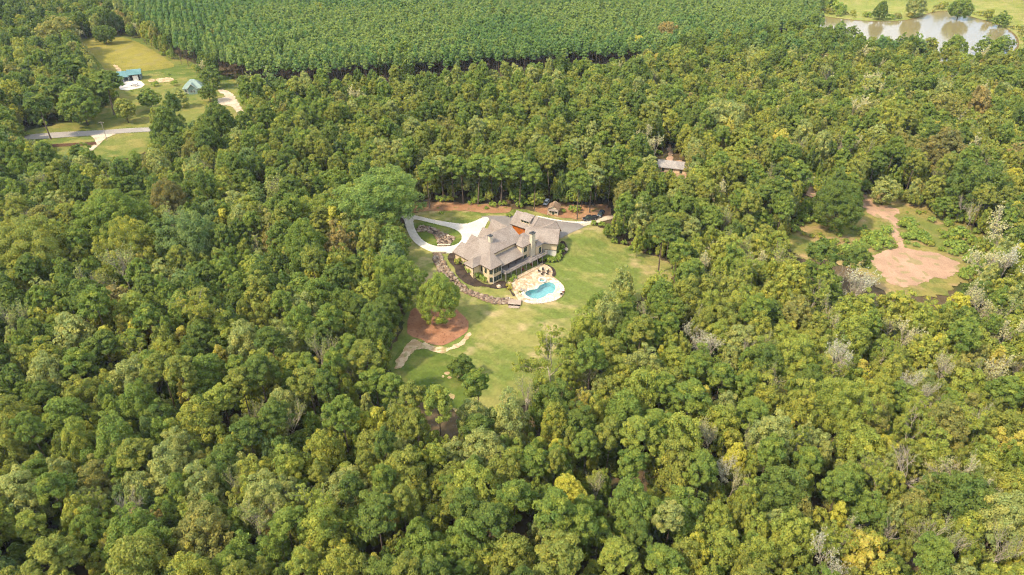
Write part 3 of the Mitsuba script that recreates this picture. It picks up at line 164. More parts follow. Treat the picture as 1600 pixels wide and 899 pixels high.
def tube(path, radii, sides=5):
    path, radii = np.array(path, float), np.array(radii, float)
    t = np.gradient(path, axis=0)
    t /= np.linalg.norm(t, axis=1, keepdims=True) + 1e-9
    a = np.cross(t, np.where(np.abs(t[:, 2:]) < 0.9, [[0, 0, 1.0]], [[1.0, 0, 0]]))
    a /= np.linalg.norm(a, axis=1, keepdims=True) + 1e-9
    b = np.cross(t, a)
    ang = np.arange(sides) * 2 * np.pi / sides
    v = path[:, None] + radii[:, None, None] * (a[:, None] * np.cos(ang)[None, :, None] + b[:, None] * np.sin(ang)[None, :, None])
    n = len(path)
    i, j = np.meshgrid(np.arange(n - 1), np.arange(sides), indexing='ij')
    k = (j + 1) % sides
    f = np.concatenate([np.stack([i * sides + j, i * sides + k, (i + 1) * sides + k], -1).reshape(-1, 3),
                        np.stack([i * sides + j, (i + 1) * sides + k, (i + 1) * sides + j], -1).reshape(-1, 3)])
    return trimesh.Trimesh(v.reshape(-1, 3), f, process=False)
def drape(poly, dz, cell=2.0, thick=0.0):
    """a sheet over the ground, dz above it; thick > 0 adds an edge down"""
    polys = list(poly.geoms) if hasattr(poly, 'geoms') else [poly]
    vs, fs, at = [], [], 0
    for P in polys:
        x0, y0, x1, y1 = P.bounds
        prep = shapely.prepared.prep(P)
        for gx in np.arange(math.floor(x0 / cell) * cell, x1, cell):
            for gy in np.arange(math.floor(y0 / cell) * cell, y1, cell):
                c = sbox(gx, gy, gx + cell, gy + cell)
                if not prep.intersects(c): continue
                if prep.contains(c):
                    v = np.array([[gx, gy], [gx + cell, gy], [gx + cell, gy + cell], [gx, gy + cell]])
                    vs.append(v); fs.append(np.array([[0, 1, 2], [0, 2, 3]]) + at); at += 4
                    continue
                q = P.intersection(c)
                for g in getattr(q, 'geoms', [q]):
                    if g.geom_type != 'Polygon' or g.area < 1e-4: continue
                    v, f = trimesh.creation.triangulate_polygon(g, engine='earcut')
                    a = v[f]
                    cr = (a[:, 1, 0] - a[:, 0, 0]) * (a[:, 2, 1] - a[:, 0, 1]) - (a[:, 1, 1] - a[:, 0, 1]) * (a[:, 2, 0] - a[:, 0, 0])
                    f = np.where((cr < 0)[:, None], f[:, ::-1], f)
                    vs.append(v); fs.append(f + at); at += len(v)
    v = np.vstack(vs)
    m = [trimesh.Trimesh(np.column_stack([v, T(v[:, 0], v[:, 1]) + dz]), np.vstack(fs), process=False)]
    if thick:
        for P in polys:
            for ring in [P.exterior, *P.interiors]:
                n = max(8, int(ring.length / 1.0))
                p = np.array([ring.interpolate(t, normalized=True).coords[0] for t in np.linspace(0, 1, n)])
                z = T(p[:, 0], p[:, 1])
                w = np.vstack([np.column_stack([p, z + dz]), np.column_stack([p, z + dz - thick])])
                i = np.arange(n - 1)
                m.append(trimesh.Trimesh(w, np.vstack([np.stack([i, i + 1, i + 1 + n], 1), np.stack([i, i + 1 + n, i + n], 1)]), process=False))
    return trimesh.util.concatenate(m)

# ---------------------------------------------------------------- materials
def rgb(*c): return {'type': 'rgb', 'value': list(c)}
def mat(name, color, rough=0.8, spec=0.3, two=True, **kw):
    b = {'type': 'principled', 'base_color': proc(color) if callable(color) else rgb(*color), 'roughness': rough, 'specular': spec, **kw}
    scene[name] = {'type': 'twosided', 'bsdf': b} if two else b
def dif(name, color):
    scene[name] = {'type': 'twosided', 'bsdf': {'type': 'diffuse', 'reflectance': proc(color) if callable(color) else rgb(*color)}}
def soil(p, n, uv):
    a, b = fbm(p.x / 7, p.y / 7, 0, 4), fbm(p.x / 0.9, p.y / 0.9, 3, 3)
    c = mix((0.09, 0.07, 0.042), (0.13, 0.10, 0.058), b)
    return mix(c, (0.06, 0.075, 0.025), smoothstep(0.5, 0.72, a))
def grass_fn(g1, g2, g3, s=1.0, stripe=0.0):
    def fn(p, n, uv):
        a = fbm(p.x / (16 * s), p.y / (16 * s), 1, 4)
        b = fbm(p.x / 4.2 + p.y / 14, p.y / 3.3, 9, 4)
        f = fbm(p.x / 0.55, p.y / 0.55, 5, 3)
        c = mix(g1, g2, smoothstep(0.36, 0.62, 0.55 * a + 0.45 * b))
        c = mix(c, g3, smoothstep(0.5, 0.72, 0.35 * a + 0.65 * fbm(p.x / 6 + 40, p.y / 4, 2, 4)))
        if stripe:
            w = dr.sin((p.x * 0.75 + p.y * 0.66) * 2 * math.pi / 3.6 + 3 * a)
            c = c * (1 + stripe * w)
        return c * (0.68 + 0.40 * f)
    return fn
dif('m_soil', soil)
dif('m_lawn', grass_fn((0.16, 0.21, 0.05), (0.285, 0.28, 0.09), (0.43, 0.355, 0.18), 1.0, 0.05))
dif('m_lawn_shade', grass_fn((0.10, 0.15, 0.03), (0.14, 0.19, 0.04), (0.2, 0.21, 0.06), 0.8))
dif('m_field', grass_fn((0.23, 0.22, 0.05), (0.30, 0.27, 0.06), (0.28, 0.25, 0.085), 1.6))
dif('m_yard', grass_fn((0.12, 0.17, 0.04), (0.2, 0.22, 0.06), (0.27, 0.25, 0.08), 1.6))
dif('m_meadow', grass_fn((0.22, 0.28, 0.07), (0.30, 0.32, 0.09), (0.36, 0.34, 0.13), 3.0))
dif('m_glade', grass_fn((0.17, 0.2, 0.05), (0.28, 0.25, 0.08), (0.38, 0.28, 0.14), 0.7))
def mottled(c1, c2, s, c3=None, s3=0.3):
    def fn(p, n, uv):
        a = fbm(p.x / s, p.y / s, p.z / s, 4)
        c = mix(c1, c2, smoothstep(0.3, 0.7, a))
        f = noise(p.x / s3, p.y / s3, p.z / s3)
        return c * (0.74 + 0.32 * f) if c3 is None else mix(c, c3, smoothstep(0.62, 0.85, f)) * (0.77 + 0.27 * noise(p.x / .21, p.y / .21, p.z / .21))
    return fn
dif('m_straw', mottled((0.34, 0.185, 0.105), (0.41, 0.25, 0.14), 4, (0.22, 0.2, 0.06), 1.3))
dif('m_mulch_red', mottled((0.33, 0.165, 0.095), (0.40, 0.215, 0.13), 2.5, (0.25, 0.125, 0.08), .6))
dif('m_mulch_dark', mottled((0.05, 0.04, 0.034), (0.085, 0.065, 0.05), 1.0))
dif('m_sand', mottled((0.62, 0.50, 0.33), (0.42, 0.30, 0.17), 1.4, (0.33, 0.30, 0.13), 1.0))
dif('m_clay', mottled((0.50, 0.335, 0.235), (0.41, 0.275, 0.19), 4, (0.33, 0.27, 0.14), 1.8))
dif('m_concrete', mottled((0.70, 0.67, 0.60), (0.62, 0.585, 0.52), 3.5))
dif('m_asphalt', mottled((0.24, 0.225, 0.215), (0.285, 0.27, 0.255), 5))
dif('m_road', mottled((0.32, 0.305, 0.28), (0.38, 0.36, 0.33), 6))
dif('m_gravel', mottled((0.62, 0.54, 0.42), (0.5, 0.4, 0.28), 2.5))
# ---------------------------------------------------------------- the ground: one sheet to the horizon
gx = np.unique(np.concatenate([np.arange(-60, 61, 1.0), np.arange(-300, 301, 6.0), np.arange(240, 400, 3.0), np.linspace(-4000, 4000, 81)]))
gy = np.unique(np.concatenate([np.arange(150, 250, 1.0), np.arange(0, 700, 6.0), np.arange(460, 640, 3.0), np.linspace(-500, 6000, 61)]))
X, Y = np.meshgrid(gx, gy)
Z = T(X.ravel(), Y.ravel()) - 0.12
nx, ny = len(gx), len(gy)
i, j = np.meshgrid(np.arange(ny - 1), np.arange(nx - 1), indexing='ij')
a = (i * nx + j).ravel()
put('ground', trimesh.Trimesh(np.column_stack([X.ravel(), Y.ravel(), Z]), np.vstack([np.stack([a, a + 1, a + nx + 1], 1), np.stack([a, a + nx + 1, a + nx], 1)]), process=False),
    'm_soil', smooth=True, kind='structure', label='dark woodland soil under the trees')
def sheet(key, pts, m, dz, label, n=2, cell=2.0, holes=(), kind='structure', thick=0.0, poly=None):
    P = poly if poly is not None else pg(pts, n)
    for h in holes: P = P.difference(h)
    return put(key, drape(P, dz, cell, thick), m, kind=kind, label=label)
PG = {k: pg(globals()[k]) for k in 'LAWN MULCH DRIVE_OUT DRIVE_ISLE PATIO POOL SPA'.split()}
sheet('lawn', None, 'm_lawn', .06, 'sunlit yellow-green mown lawn around the house and pool', poly=rough(PG['LAWN'], 1.5, 3, 1.5).difference(PATIO_PG.buffer(-.4)))
# ---------------------------------------------------------------- materials of the buildings
def shingle(c1, c2):
    def fn(p, n, uv):
        a = fbm(p.x / 2.4, p.y / 2.4, p.z / 2.4, 3)
        k = cell_rand(dr.floor((p.x + p.y) / 0.34), dr.floor((p.x - p.y) / 0.34), dr.floor(p.z / 0.16))
        row = dr.abs(p.z / 0.16 - dr.floor(p.z / 0.16) - 0.5)
        return mix(c1, c2, smoothstep(0.35, 0.65, a)) * (0.74 + 0.33 * k) * (1 - 0.18 * smoothstep(0.4, 0.5, row))
    return fn
def siding(c):
    def fn(p, n, uv):
        r = p.z / 0.18 - dr.floor(p.z / 0.18)
        a = fbm(p.x / 1.5, p.y / 1.5, p.z / 1.5, 3)
        return mi.Color3f(c) * (0.86 + 0.15 * a) * (1 - 0.16 * smoothstep(0.84, 1.0, r))
    return fn
dif('m_shingle', shingle((0.285, 0.245, 0.215), (0.335, 0.295, 0.26)))
dif('m_siding', siding((0.68, 0.56, 0.38)))
dif('m_siding_white', siding((0.72, 0.70, 0.64)))
dif('m_trim', (0.10, 0.075, 0.055))
dif('m_white', mottled((0.75, 0.73, 0.68), (0.68, 0.66, 0.60), 1.5))
dif('m_stucco', mottled((0.66, 0.59, 0.46), (0.60, 0.53, 0.41), 1.5))
def cedar(p, n, uv):
    t = p.x * 0.6 + p.y * 0.8
    k = cell_rand(dr.floor(t / 0.35))
    return mix((0.50, 0.155, 0.025), (0.36, 0.10, 0.015), k) * (0.8 + 0.35 * fbm(p.x * 4, p.y * 4, p.z * 0.9, 3))
dif('m_cedar', cedar)
mat('m_glass', (0.035, 0.05, 0.045), 0.08, 0.6)
dif('m_frame_green', (0.06, 0.085, 0.06))
dif('m_dark', (0.03, 0.028, 0.027))
dif('m_deck', mottled((0.21, 0.19, 0.19), (0.27, 0.25, 0.24), 1.0))
dif('m_post', mottled((0.30, 0.28, 0.27), (0.38, 0.35, 0.33), 0.8))
mat('m_cap', (0.07, 0.075, 0.08), 0.5)

def poly_prism(pts, z0, z1):
    p = Polygon(pts)
    m = trimesh.creation.extrude_polygon(p.buffer(0), z1 - z0, engine='earcut')
    m.apply_translation([0, 0, z0])
    return m
def roof_solid(top, th=0.22):
    """a solid under the upper faces given as polygons of 3-D points (convex, seen from above), th thick"""
    v, f = [], []
    for q in top:
        n = len(v)
        v += [list(p) for p in q] + [[p[0], p[1], p[2] - th] for p in q]
        k = len(q)
        for i in range(1, k - 1):
            f += [[n, n + i, n + i + 1], [n + k, n + k + i + 1, n + k + i]]
        for i in range(k):
            j = (i + 1) % k
            f += [[n + i, n + k + i, n + k + j], [n + i, n + k + j, n + j]]
    m = trimesh.Trimesh(v, f, process=False)
    return m
def gable_roof(x0, x1, y0, y1, ze, zr, axis='x', th=0.22):
    """a gable roof over the rectangle; the ridge runs along axis"""
    if axis == 'x':
        ym = (y0 + y1) / 2
        return roof_solid([[(x0, y0, ze), (x1, y0, ze), (x1, ym, zr), (x0, ym, zr)], [(x0, ym, zr), (x1, ym, zr), (x1, y1, ze), (x0, y1, ze)]], th)
    xm = (x0 + x1) / 2
    return roof_solid([[(x0, y0, ze), (xm, y0, zr), (xm, y1, zr), (x0, y1, ze)], [(xm, y0, zr), (x1, y0, ze), (x1, y1, ze), (xm, y1, zr)]], th)
def hip_roof(x0, x1, y0, y1, ze, zr, run=None, th=0.22):
    """a hip roof with the ridge along the longer side"""
    if x1 - x0 >= y1 - y0:
        r = run or (y1 - y0) / 2
        a, b, m = x0 + r, x1 - r, (y0 + y1) / 2
        return roof_solid([[(x0, y0, ze), (x1, y0, ze), (b, m, zr), (a, m, zr)], [(x1, y1, ze), (x0, y1, ze), (a, m, zr), (b, m, zr)],
                           [(x0, y1, ze), (x0, y0, ze), (a, m, zr)], [(x1, y0, ze), (x1, y1, ze), (b, m, zr)]], th)
    r = run or (x1 - x0) / 2
    a, b, m = y0 + r, y1 - r, (x0 + x1) / 2
    return roof_solid([[(x1, y0, ze), (x1, y1, ze), (m, b, zr), (m, a, zr)], [(x0, y1, ze), (x0, y0, ze), (m, a, zr), (m, b, zr)],
                       [(x0, y0, ze), (x1, y0, ze), (m, a, zr)], [(x1, y1, ze), (x0, y1, ze), (m, b, zr)]], th)
def window(parent, place, x, z, w, h, side='y-', pos=0.0, panes=1, frame='m_frame_green', depth=0.07, label=None):
    """a framed window on a wall: x along the wall, z of the sill; side says where the wall faces; pos is the wall's plane"""
    fr, gl = [], []
    t = 0.09
    for k in range(panes + 1):
        u = x + k * (w - t) / panes
        fr.append(bx(u, -depth, z, u + t, 0.02, z + h))
    fr += [bx(x + t, -depth + .005, z, x + w - t, .015, z + t), bx(x + t, -depth + .005, z + h - t, x + w - t, .015, z + h), bx(x + t, -depth + .012, z + h * .52, x + w - t, .01, z + h * .52 + .05)]
    def turn(m):
        m = m.copy()
        if side == 'y-': m.apply_translation([0, pos, 0])
        else:
            a = {'x-': -90, 'x+': 90, 'y+': 180}[side]
            m.apply_transform(trimesh.transformations.rotation_matrix(math.radians(a), [0, 0, 1]))
            m.apply_translation([pos, 0, 0] if side[0] == 'x' else [0, pos, 0])
        return place(m)
    k = put('window', turn(trimesh.util.concatenate(fr)), frame, parent=parent, label=label)
    for q in range(panes):
        u0, u1 = x + t + q * (w - t) / panes, x + (q + 1) * (w - t) / panes
        put('pane', turn(bx(u0 - .005, -.03, z + t * .9, u1 + .005, .012, z + h - t * .9)), 'm_glass', parent=k)

# ---------------------------------------------------------------- the large house
# a runs along the pool front to the upper right, b up the left side; both in metres from the bay corner
HX, HY = -6.8, 188.3
def H1(m): return frame(m, HX, HY, 45.0)
house = thing('house', 'large cream two-storey house with hipped brown-grey roofs standing behind the pool', 'house')
main_wall = Polygon([(0.0, 1.0), (1.0, 0.0), (4.6, 0.0), (4.6, 3.9), (15.3, 3.9), (15.3, 0.9), (23.0, 0.9), (23.0, 6.5), (19.4, 6.5), (19.4, 16.8), (-0.6, 16.8), (-0.6, 8.8), (0.0, 8.8)])
put('wall', H1(poly_prism(list(main_wall.exterior.coords)[:-1], -1.0, 6.05)), 'm_siding', parent=house, label='cream lap siding walls of the main block')
put('wall', H1(bx(-3.1, 5.0, -0.6, 1.0, 8.9, 6.0)), 'm_siding', parent=house, label='cream walls of the projecting left bay')
put('wall', H1(bx(4.6, 3.95, 6.0, 15.4, 4.25, 8.1)), 'm_siding', parent=house, label='strip of cream wall between the two roof levels')
# main hip: left plane, pool plane, drive plane
def zp(b): return 6.2 + 0.55 * b
top = [[(-.5, -.4, 6.2), (4.9, -.4, 6.2), (4.9, 3.7, 8.45), (8.6, 9.7, 11.7)],
       [(4.9, 3.7, 8.45), (18.6, 3.7, 8.45), (18.6, 9.7, 11.7), (8.6, 9.7, 11.7)],
       [(-.5, 17.4, 6.4), (-.5, -.4, 6.2), (8.6, 9.7, 11.7)],
       [(20.2, 17.4, 6.6), (-.5, 17.4, 6.4), (8.6, 9.7, 11.7), (18.6, 9.7, 11.7)],
       [(18.6, 3.7, 8.45), (20.2, 3.7, 8.2), (20.2, 17.4, 6.6), (18.6, 9.7, 11.7)]]
main_roof = put('roof', H1(roof_solid(top, .25)), 'm_shingle', parent=house, label='broad hipped main roof of brown-grey shingles')
put('roof', H1(roof_solid([[(-3.8, 4.6, 6.15), (0.4, 4.6, 6.15), (1.6, 6.85, 7.9), (-1.5, 6.85, 7.9)], [(1.6, 6.85, 7.9), (0.6, 9.2, 6.15), (-3.8, 9.2, 6.15), (-1.5, 6.85, 7.9)], [(-3.8, 9.2, 6.15), (-3.8, 4.6, 6.15), (-1.5, 6.85, 7.9)]])), 'm_shingle', parent=house, label='small hip roof over the projecting left bay')
put('roof', H1(roof_solid([[(-1.3, 8.6, 6.1), (3.0, 8.6, 8.3), (3.0, 17.4, 8.3), (-1.3, 17.4, 6.1)]])), 'm_shingle', parent=house, label='left roof slope above the shrubs')
put('roof', H1(roof_solid([[(4.4, .1, 5.0), (15.4, .1, 5.0), (15.4, 3.94, 7.2), (4.4, 3.94, 7.2)]])), 'm_shingle', parent=house, label='lower porch roof above the deck')
# gables to the drive
for (a0, a1, b1, zr, lab) in ((5.1, 10.7, 17.9, 9.1, 'small front gable nearest the loop drive'), (11.9, 16.6, 19.0, 9.2, 'middle front gable'), (17.0, 21.6, 19.8, 10.2, 'large front gable beyond the ridge')):
    am = (a0 + a1) / 2
    put('roof', H1(gable_roof(a0 - .3, a1 + .3, 10.2, b1, 6.2, zr, 'y')), 'm_shingle', parent=house, label=lab)
    put('gable', H1(hull([(a, b, z) for b in (b1 - .8, b1 - .45) for a, z in ((a0, 2.5), (a1, 2.5), (a1, 6.0), (am, zr - .4), (a0, 6.0))])), 'm_siding', parent=house)
# tower between porch and chimney
put('wall', H1(bx(15.3, .85, -.8, 23.0, 6.5, 7.9)), 'm_siding', parent=house, label='cream tower wall beside the tall chimney')
put('roof', H1(hip_roof(14.9, 22.8, .4, 7.6, 8.0, 9.3)), 'm_shingle', parent=house, label='hip roof of the tower')
put('wall', H1(bx(20.8, -.6, -.6, 23.6, 1.0, 6.4)), 'm_siding', parent=house)
put('roof', H1(hip_roof(20.5, 23.9, -.9, 1.6, 6.5, 7.3)), 'm_shingle', parent=house, label='little roof beside the tall chimney')
# eave fascias
fas = [bar((-.55, -.45, 6.1), (-.55, 4.5, 6.1), .1, .22), bar((-.5, -.47, 6.08), (4.9, -.47, 6.08), .1, .22), bar((-3.86, 4.55, 6.02), (-3.86, 9.2, 6.02), .1, .22), bar((-3.8, 4.53, 6.02), (0, 4.53, 6.02), .1, .22), bar((-1.36, 9.0, 5.95), (-1.36, 17.4, 5.95), .1, .24),
       bar((4.9, 3.6, 8.3), (15.0, 3.6, 8.3), .12, .26), bar((4.4, .03, 4.88), (15.4, .03, 4.88), .1, .22), bar((14.8, .4, 7.88), (14.8, 5, 7.88), .1, .22), bar((14.9, .33, 7.88), (19.2, .33, 7.88), .1, .22)]
put('fascia', [H1(m) for m in fas], 'm_trim', parent=house, label='dark brown eave boards', kind='stuff')
# corner boards
put('corner_board', H1(bx(-3.16, 4.93, 0, -3.0, 5.1, 5.9)), 'm_trim', parent=house, label='dark downpipe at the corner of the left bay')
put('corner_board', H1(bx(15.22, .78, 0, 15.4, .95, 7.8)), 'm_white', parent=house)
put('corner_board', H1(bx(4.5, -.06, -.2, 4.72, .12, 6.0)), 'm_white', parent=house, label='white corner post of the bay')
put('corner_board', H1(bx(.93, -.09, -.2, 1.11, .09, 6.0)), 'm_white', parent=house)
# windows of the bay, both storeys
for z, h in ((.75, 1.75), (3.75, 1.9)):
    for a in (1.35, 2.45, 3.55): window(house, H1, a, z, .95, h, 'y-', 0.0, 1, label='green framed window in the pool face of the bay')
    def Hc(m): return H1(frame(m, 0.5, 0.5, -45.0))
    window(house, Hc, -.5, z, 1.0, h, 'y-', 0.0, 1, label='green framed window across the cut corner')
window(house, H1, -3.0, 3.6, 1.0, 1.7, 'x-', 0.0, 1)
window(house, H1, -4.75, 3.5, .8, 2.0, 'x-', 0.0, 1)
for z in (1.6, 4.6): window(house, H1, 16.2, z + .9, 1.3, 1.7, 'y-', .85, 2, label='dark window pair on the tower')
window(house, H1, 22.0, 3.3, 1.1, 2.2, 'y-', -.6, 1)
# back wall of the covered porch with doors
for a in (5.4, 7.4, 9.4, 11.4, 13.3): window(house, H1, a, 3.15, 1.5, 2.15, 'y-', 3.9, 2, 'm_dark', label='dark glazed porch door')
for a in (5.6, 8.2, 10.8): window(house, H1, a, .25, 1.8, 2.1, 'y-', 3.9, 2, 'm_dark')
# chimneys
ch = put('chimney', H1(bx(6.6, 7.1, 8, 7.7, 8.2, 12.6)), 'm_stucco', parent=house, label='short cream chimney on the main roof')
put('cap', H1(bx(6.45, 6.95, 12.6, 7.85, 8.35, 12.85)), 'm_cap', parent=ch)
put('flue', H1(trimesh.creation.cylinder(.32, .4, sections=10, transform=trimesh.transformations.translation_matrix([7.15, 7.65, 13.05]))), 'm_cap', parent=ch)
ch = put('chimney', H1([bx(18.7, -.25, -.6, 20.7, .9, 7.6), bx(18.95, -.2, 7.5, 20.45, 1.0, 11.6)]), 'm_stucco', parent=house, label='tall cream chimney rising from the deck')
put('cap', H1(bx(18.75, -.4, 11.6, 20.65, 1.2, 11.85)), 'm_cap', parent=ch)
put('flue', H1(bx(19.2, .1, 11.85, 20.2, .7, 12.25)), 'm_cap', parent=ch)
# deck on posts
deck = put('deck', H1([bx(4.7, -2.1, 2.85, 15.3, 3.85, 3.05), bx(15.3, -2.6, 2.852, 24.2, .83, 3.052)]), 'm_deck', parent=house, label='raised grey timber deck along the pool front')
for a in np.arange(4.8, 24.3, 2.43):
    b = -2.0 if a < 15 else -2.5
    put('post', H1(bar((a, b, -.5), (a, b, 4.1), .2)), 'm_post', parent=deck)
for a0, a1, b0, b1 in ((4.8, 15.2, -2.05, -2.05), (15.2, 24.1, -2.55, -2.55), (24.1, 24.1, -2.55, .8), (4.8, 4.8, -2.05, -.1)):
    put('rail', H1([bar((a0, b0, 4.06), (a1, b1, 4.06), .15, .1), bar((a0, b0, 3.2), (a1, b1, 3.2), .08, .06)]), 'm_post', parent=deck)
    L = math.hypot(a1 - a0, b1 - b0)
    put('balusters', [H1(bar((a0 + (a1 - a0) * t, b0 + (b1 - b0) * t, 3.2), (a0 + (a1 - a0) * t, b0 + (b1 - b0) * t, 4.0), .045)) for t in np.arange(.3, L, .3) / L], 'm_post', parent=deck, kind='stuff')
for a in (4.75, 8.3, 11.8, 15.2): put('porch_post', H1(bar((a, .35, 3.06), (a, .35, 4.9), .22)), 'm_trim', parent=deck)
# the block with the dormer, its ridge turned towards the drive
DX, DY, DA = -0.6, 218.4, -36.0
def H2(m): return frame(m, DX, DY, DA)
put('wall', H2(bx(.3, .6, 1.5, 9.6, 8.0, 6.9)), 'm_siding', parent=house, label='cream walls under the dormer roof')
cw = put('wall', H2(bx(.6, .42, 3.0, 8.8, .58, 6.8)), 'm_cedar', parent=house, label='bright orange cedar boarding under the eave')
put('roof', H2(roof_solid([[(-.3, -.1, 7.0), (9.0, -.1, 7.0), (9.4, 4.2, 10.6), (-.3, 4.2, 10.6)], [(9.4, 4.2, 10.6), (9.8, 8.6, 7.0), (-.3, 8.6, 7.0), (-.3, 4.2, 10.6)]])), 'm_shingle', parent=house, label='steep roof carrying the dormer')
dm = put('dormer', H2(bx(3.5, 1.35, 7.6, 7.3, 4.0, 9.5)), 'm_siding', parent=house, label='shed dormer with three windows')
put('roof', H2(roof_solid([[(3.1, .9, 9.55), (7.7, .9, 9.55), (7.7, 4.25, 10.85), (3.1, 4.25, 10.85)]], .16)), 'm_shingle', parent=dm)
for k in range(3): window(house, H2, 3.85 + 1.1 * k, 8.45, .95, .95, 'y-', 1.35, 1, label='dormer window')
put('fascia', H2([bar((-.3, -.16, 6.88), (9.0, -.16, 6.88), .1, .22)]), 'm_trim', parent=house)
put('roof', H2(roof_solid([[(8.9, .1, 6.95), (13.6, 1.9, 6.5), (14.0, 7.6, 9.0), (9.3, 4.25, 10.5)]])), 'm_shingle', parent=house, label='roof linking dormer block and garage')
# garage wing
GX, GY, GA = 7.4, 206.4, -9.0
def H3(m): return frame(m, GX, GY, GA)
put('wall', H3(bx(-.6, .45, 3.3, 8.0, 9.4, 5.9)), 'm_siding', parent=house, label='cream upper wall of the garage wing')
put('wall', H3(bx(-.5, .5, -.6, 7.95, 9.3, 3.2)), 'm_siding_white', parent=house, label='white lower wall of the garage wing')
put('band', H3(bx(-.62, .38, 3.18, 8.06, 9.45, 3.32)), 'm_trim', parent=house)
put('gable', H3(hull([(x, y, z) for x in (7.6, 8.0) for y, z in ((.45, 5.85), (9.4, 5.85), (4.95, 8.9))])), 'm_siding', parent=house)
put('roof', H3(gable_roof(-3.5, 8.5, -.1, 10.0, 6.0, 9.2, 'x')), 'm_shingle', parent=house, label='gabled roof of the garage wing')
put('fascia', H3([bar((-1, -.16, 5.88), (8.5, -.16, 5.88), .1, .22), bar((8.55, -.1, 5.9), (8.55, 4.95, 9.08), .1, .22), bar((8.55, 10, 5.9), (8.55, 4.95, 9.08), .1, .22)]), 'm_trim', parent=house)
def H4(m): return frame(m, 12.2, 213.4, 40.0)
put('roof', H4(gable_roof(-4.0, 4.6, -2.6, 2.6, 6.3, 8.7, 'x')), 'm_shingle', parent=house, label='cross gable over the garage')
put('wall', H4(hull([(x, y, z) for x in (0, 4.2) for y, z in ((-2.3, 2.5), (2.3, 2.5), (2.3, 6.2), (0, 8.3), (-2.3, 6.2))])), 'm_siding', parent=house)
put('fascia', H4([bar((4.65, -2.6, 6.2), (4.65, 0, 8.6), .12, .24), bar((4.65, 2.6, 6.2), (4.65, 0, 8.6), .12, .24)]), 'm_trim', parent=house)
# breezeway floor between the blocks
put('wall', H1(bx(22.5, 2.0, -.5, 26.0, 5.5, 5.2)), 'm_siding', parent=house)
put('roof', H1(roof_solid([[(22.5, 1.6, 5.2), (26.5, 1.6, 5.2), (26.5, 6.0, 6.0), (22.5, 6.0, 6.0)]])), 'm_shingle', parent=house)
# ---------------------------------------------------------------- lawns, beds, drives: sheets over the ground
LAWN_IN = PG['LAWN'].difference(PATIO_PG)
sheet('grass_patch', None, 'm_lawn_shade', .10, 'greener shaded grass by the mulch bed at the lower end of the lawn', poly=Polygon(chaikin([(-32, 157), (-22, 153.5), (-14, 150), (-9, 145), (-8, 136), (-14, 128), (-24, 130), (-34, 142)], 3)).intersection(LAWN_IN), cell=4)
sheet('pine_straw', None, 'm_straw', .14, 'orange-brown pine straw strip along the trees behind the loop drive', poly=rough(pg(STRAW_BED), 0.5))
sheet('pine_straw_001', None, 'm_straw', .14, 'orange-brown pine straw around the small cabin', poly=rough(pg(STRAW_BED2), 0.5))
sheet('mulch_bed', None, 'm_mulch_red', .16, 'red-brown oval mulch bed under the big bright tree', poly=rough(pg(MULCH), 0.22))
sheet('sand_path', None, 'm_sand', .13, 'pale sandy washed strip bordering the red mulch bed', poly=rough(pg(SAND), 0.6))
sheet('bare_soil', None, 'm_sand', .13, 'bare sandy soil patch at the lower tip of the lawn', poly=rough(pg(BARE1), 0.6))
for x, y, r in ((-17.5, 143.5, .9), (-18.6, 142.4, .6), (-16.6, 141.8, .7), (-14.6, 142.3, .4), (3.9, 132.6, .9)):
    sheet('bare_soil', None, 'm_sand', .13, 'small bare sandy spot in the green grass', poly=rough(Point(x, y).buffer(r, 8), .35, x, .3), cell=1)
sheet('house_mulch', None, 'm_mulch_dark', .15, 'dark mulch bed wrapping the left bay of the house', poly=rough(pg(MULCH_HOUSE), 0.15))
sheet('house_mulch_001', MULCH_RIGHT, 'm_mulch_dark', .15, 'dark mulch strip curving round the end of the patio')
sheet('house_mulch_002', None, 'm_mulch_dark', .16, 'dark mulch bed along the end of the garage wing', poly=rough(pg(MULCH_GARAGE), 0.15))
house_ground = unary_union([Polygon([tuple(H1(trimesh.Trimesh([[a, b, 0]], [], process=False)).vertices[0][:2]) for a, b in list(main_wall.exterior.coords)])])
sheet('parking_court', ASPHALT, 'm_asphalt', .17, 'grey asphalt court behind the house', cell=1)
sheet('driveway', None, 'm_concrete', .2, 'white concrete loop driveway in front of the house', poly=PG['DRIVE_OUT'].difference(PG['DRIVE_ISLE']), cell=1, thick=.2)
sheet('kerb_strip', KERB, 'm_concrete', .23, 'pale concrete edge strip of the asphalt court', cell=1, thick=.15)
sheet('track', None, 'm_gravel', .18, 'pale drive leading past the dark pickup into the trees', cell=1, poly=rough(pg(TRACK), 0.3))
# patio and pool
pool_pg, spa_pg = PG['POOL'], PG['SPA']
patio_pg = PATIO_PG.difference(pool_pg.buffer(.02)).difference(spa_pg.buffer(.3))
m = trimesh.util.concatenate([trimesh.creation.extrude_polygon(g, .3, engine='earcut') for g in getattr(patio_pg, 'geoms', [patio_pg])])
m.apply_translation([0, 0, -.12])
dif('m_joint', (0.40, 0.32, 0.22))
put('patio', m, 'm_joint', kind='structure', label='tan flagstone patio around the pool')
def flags(poly, size, seed):
    """irregular flat stones filling the polygon, with joints between them"""
    r = np.random.default_rng(seed)
    x0, y0, x1, y1 = poly.bounds
    pts = [(x + r.uniform(-.42, .42) * size, y + r.uniform(-.42, .42) * size) for x in np.arange(x0 - size, x1 + size, size) for y in np.arange(y0 - size, y1 + size, size)]
    cells_ = shapely.voronoi_polygons(shapely.MultiPoint(pts))
    return [q for c in cells_.geoms for g in [c.intersection(poly).buffer(-.035)] for q in getattr(g, 'geoms', [g]) if q.geom_type == 'Polygon' and q.area > .05]
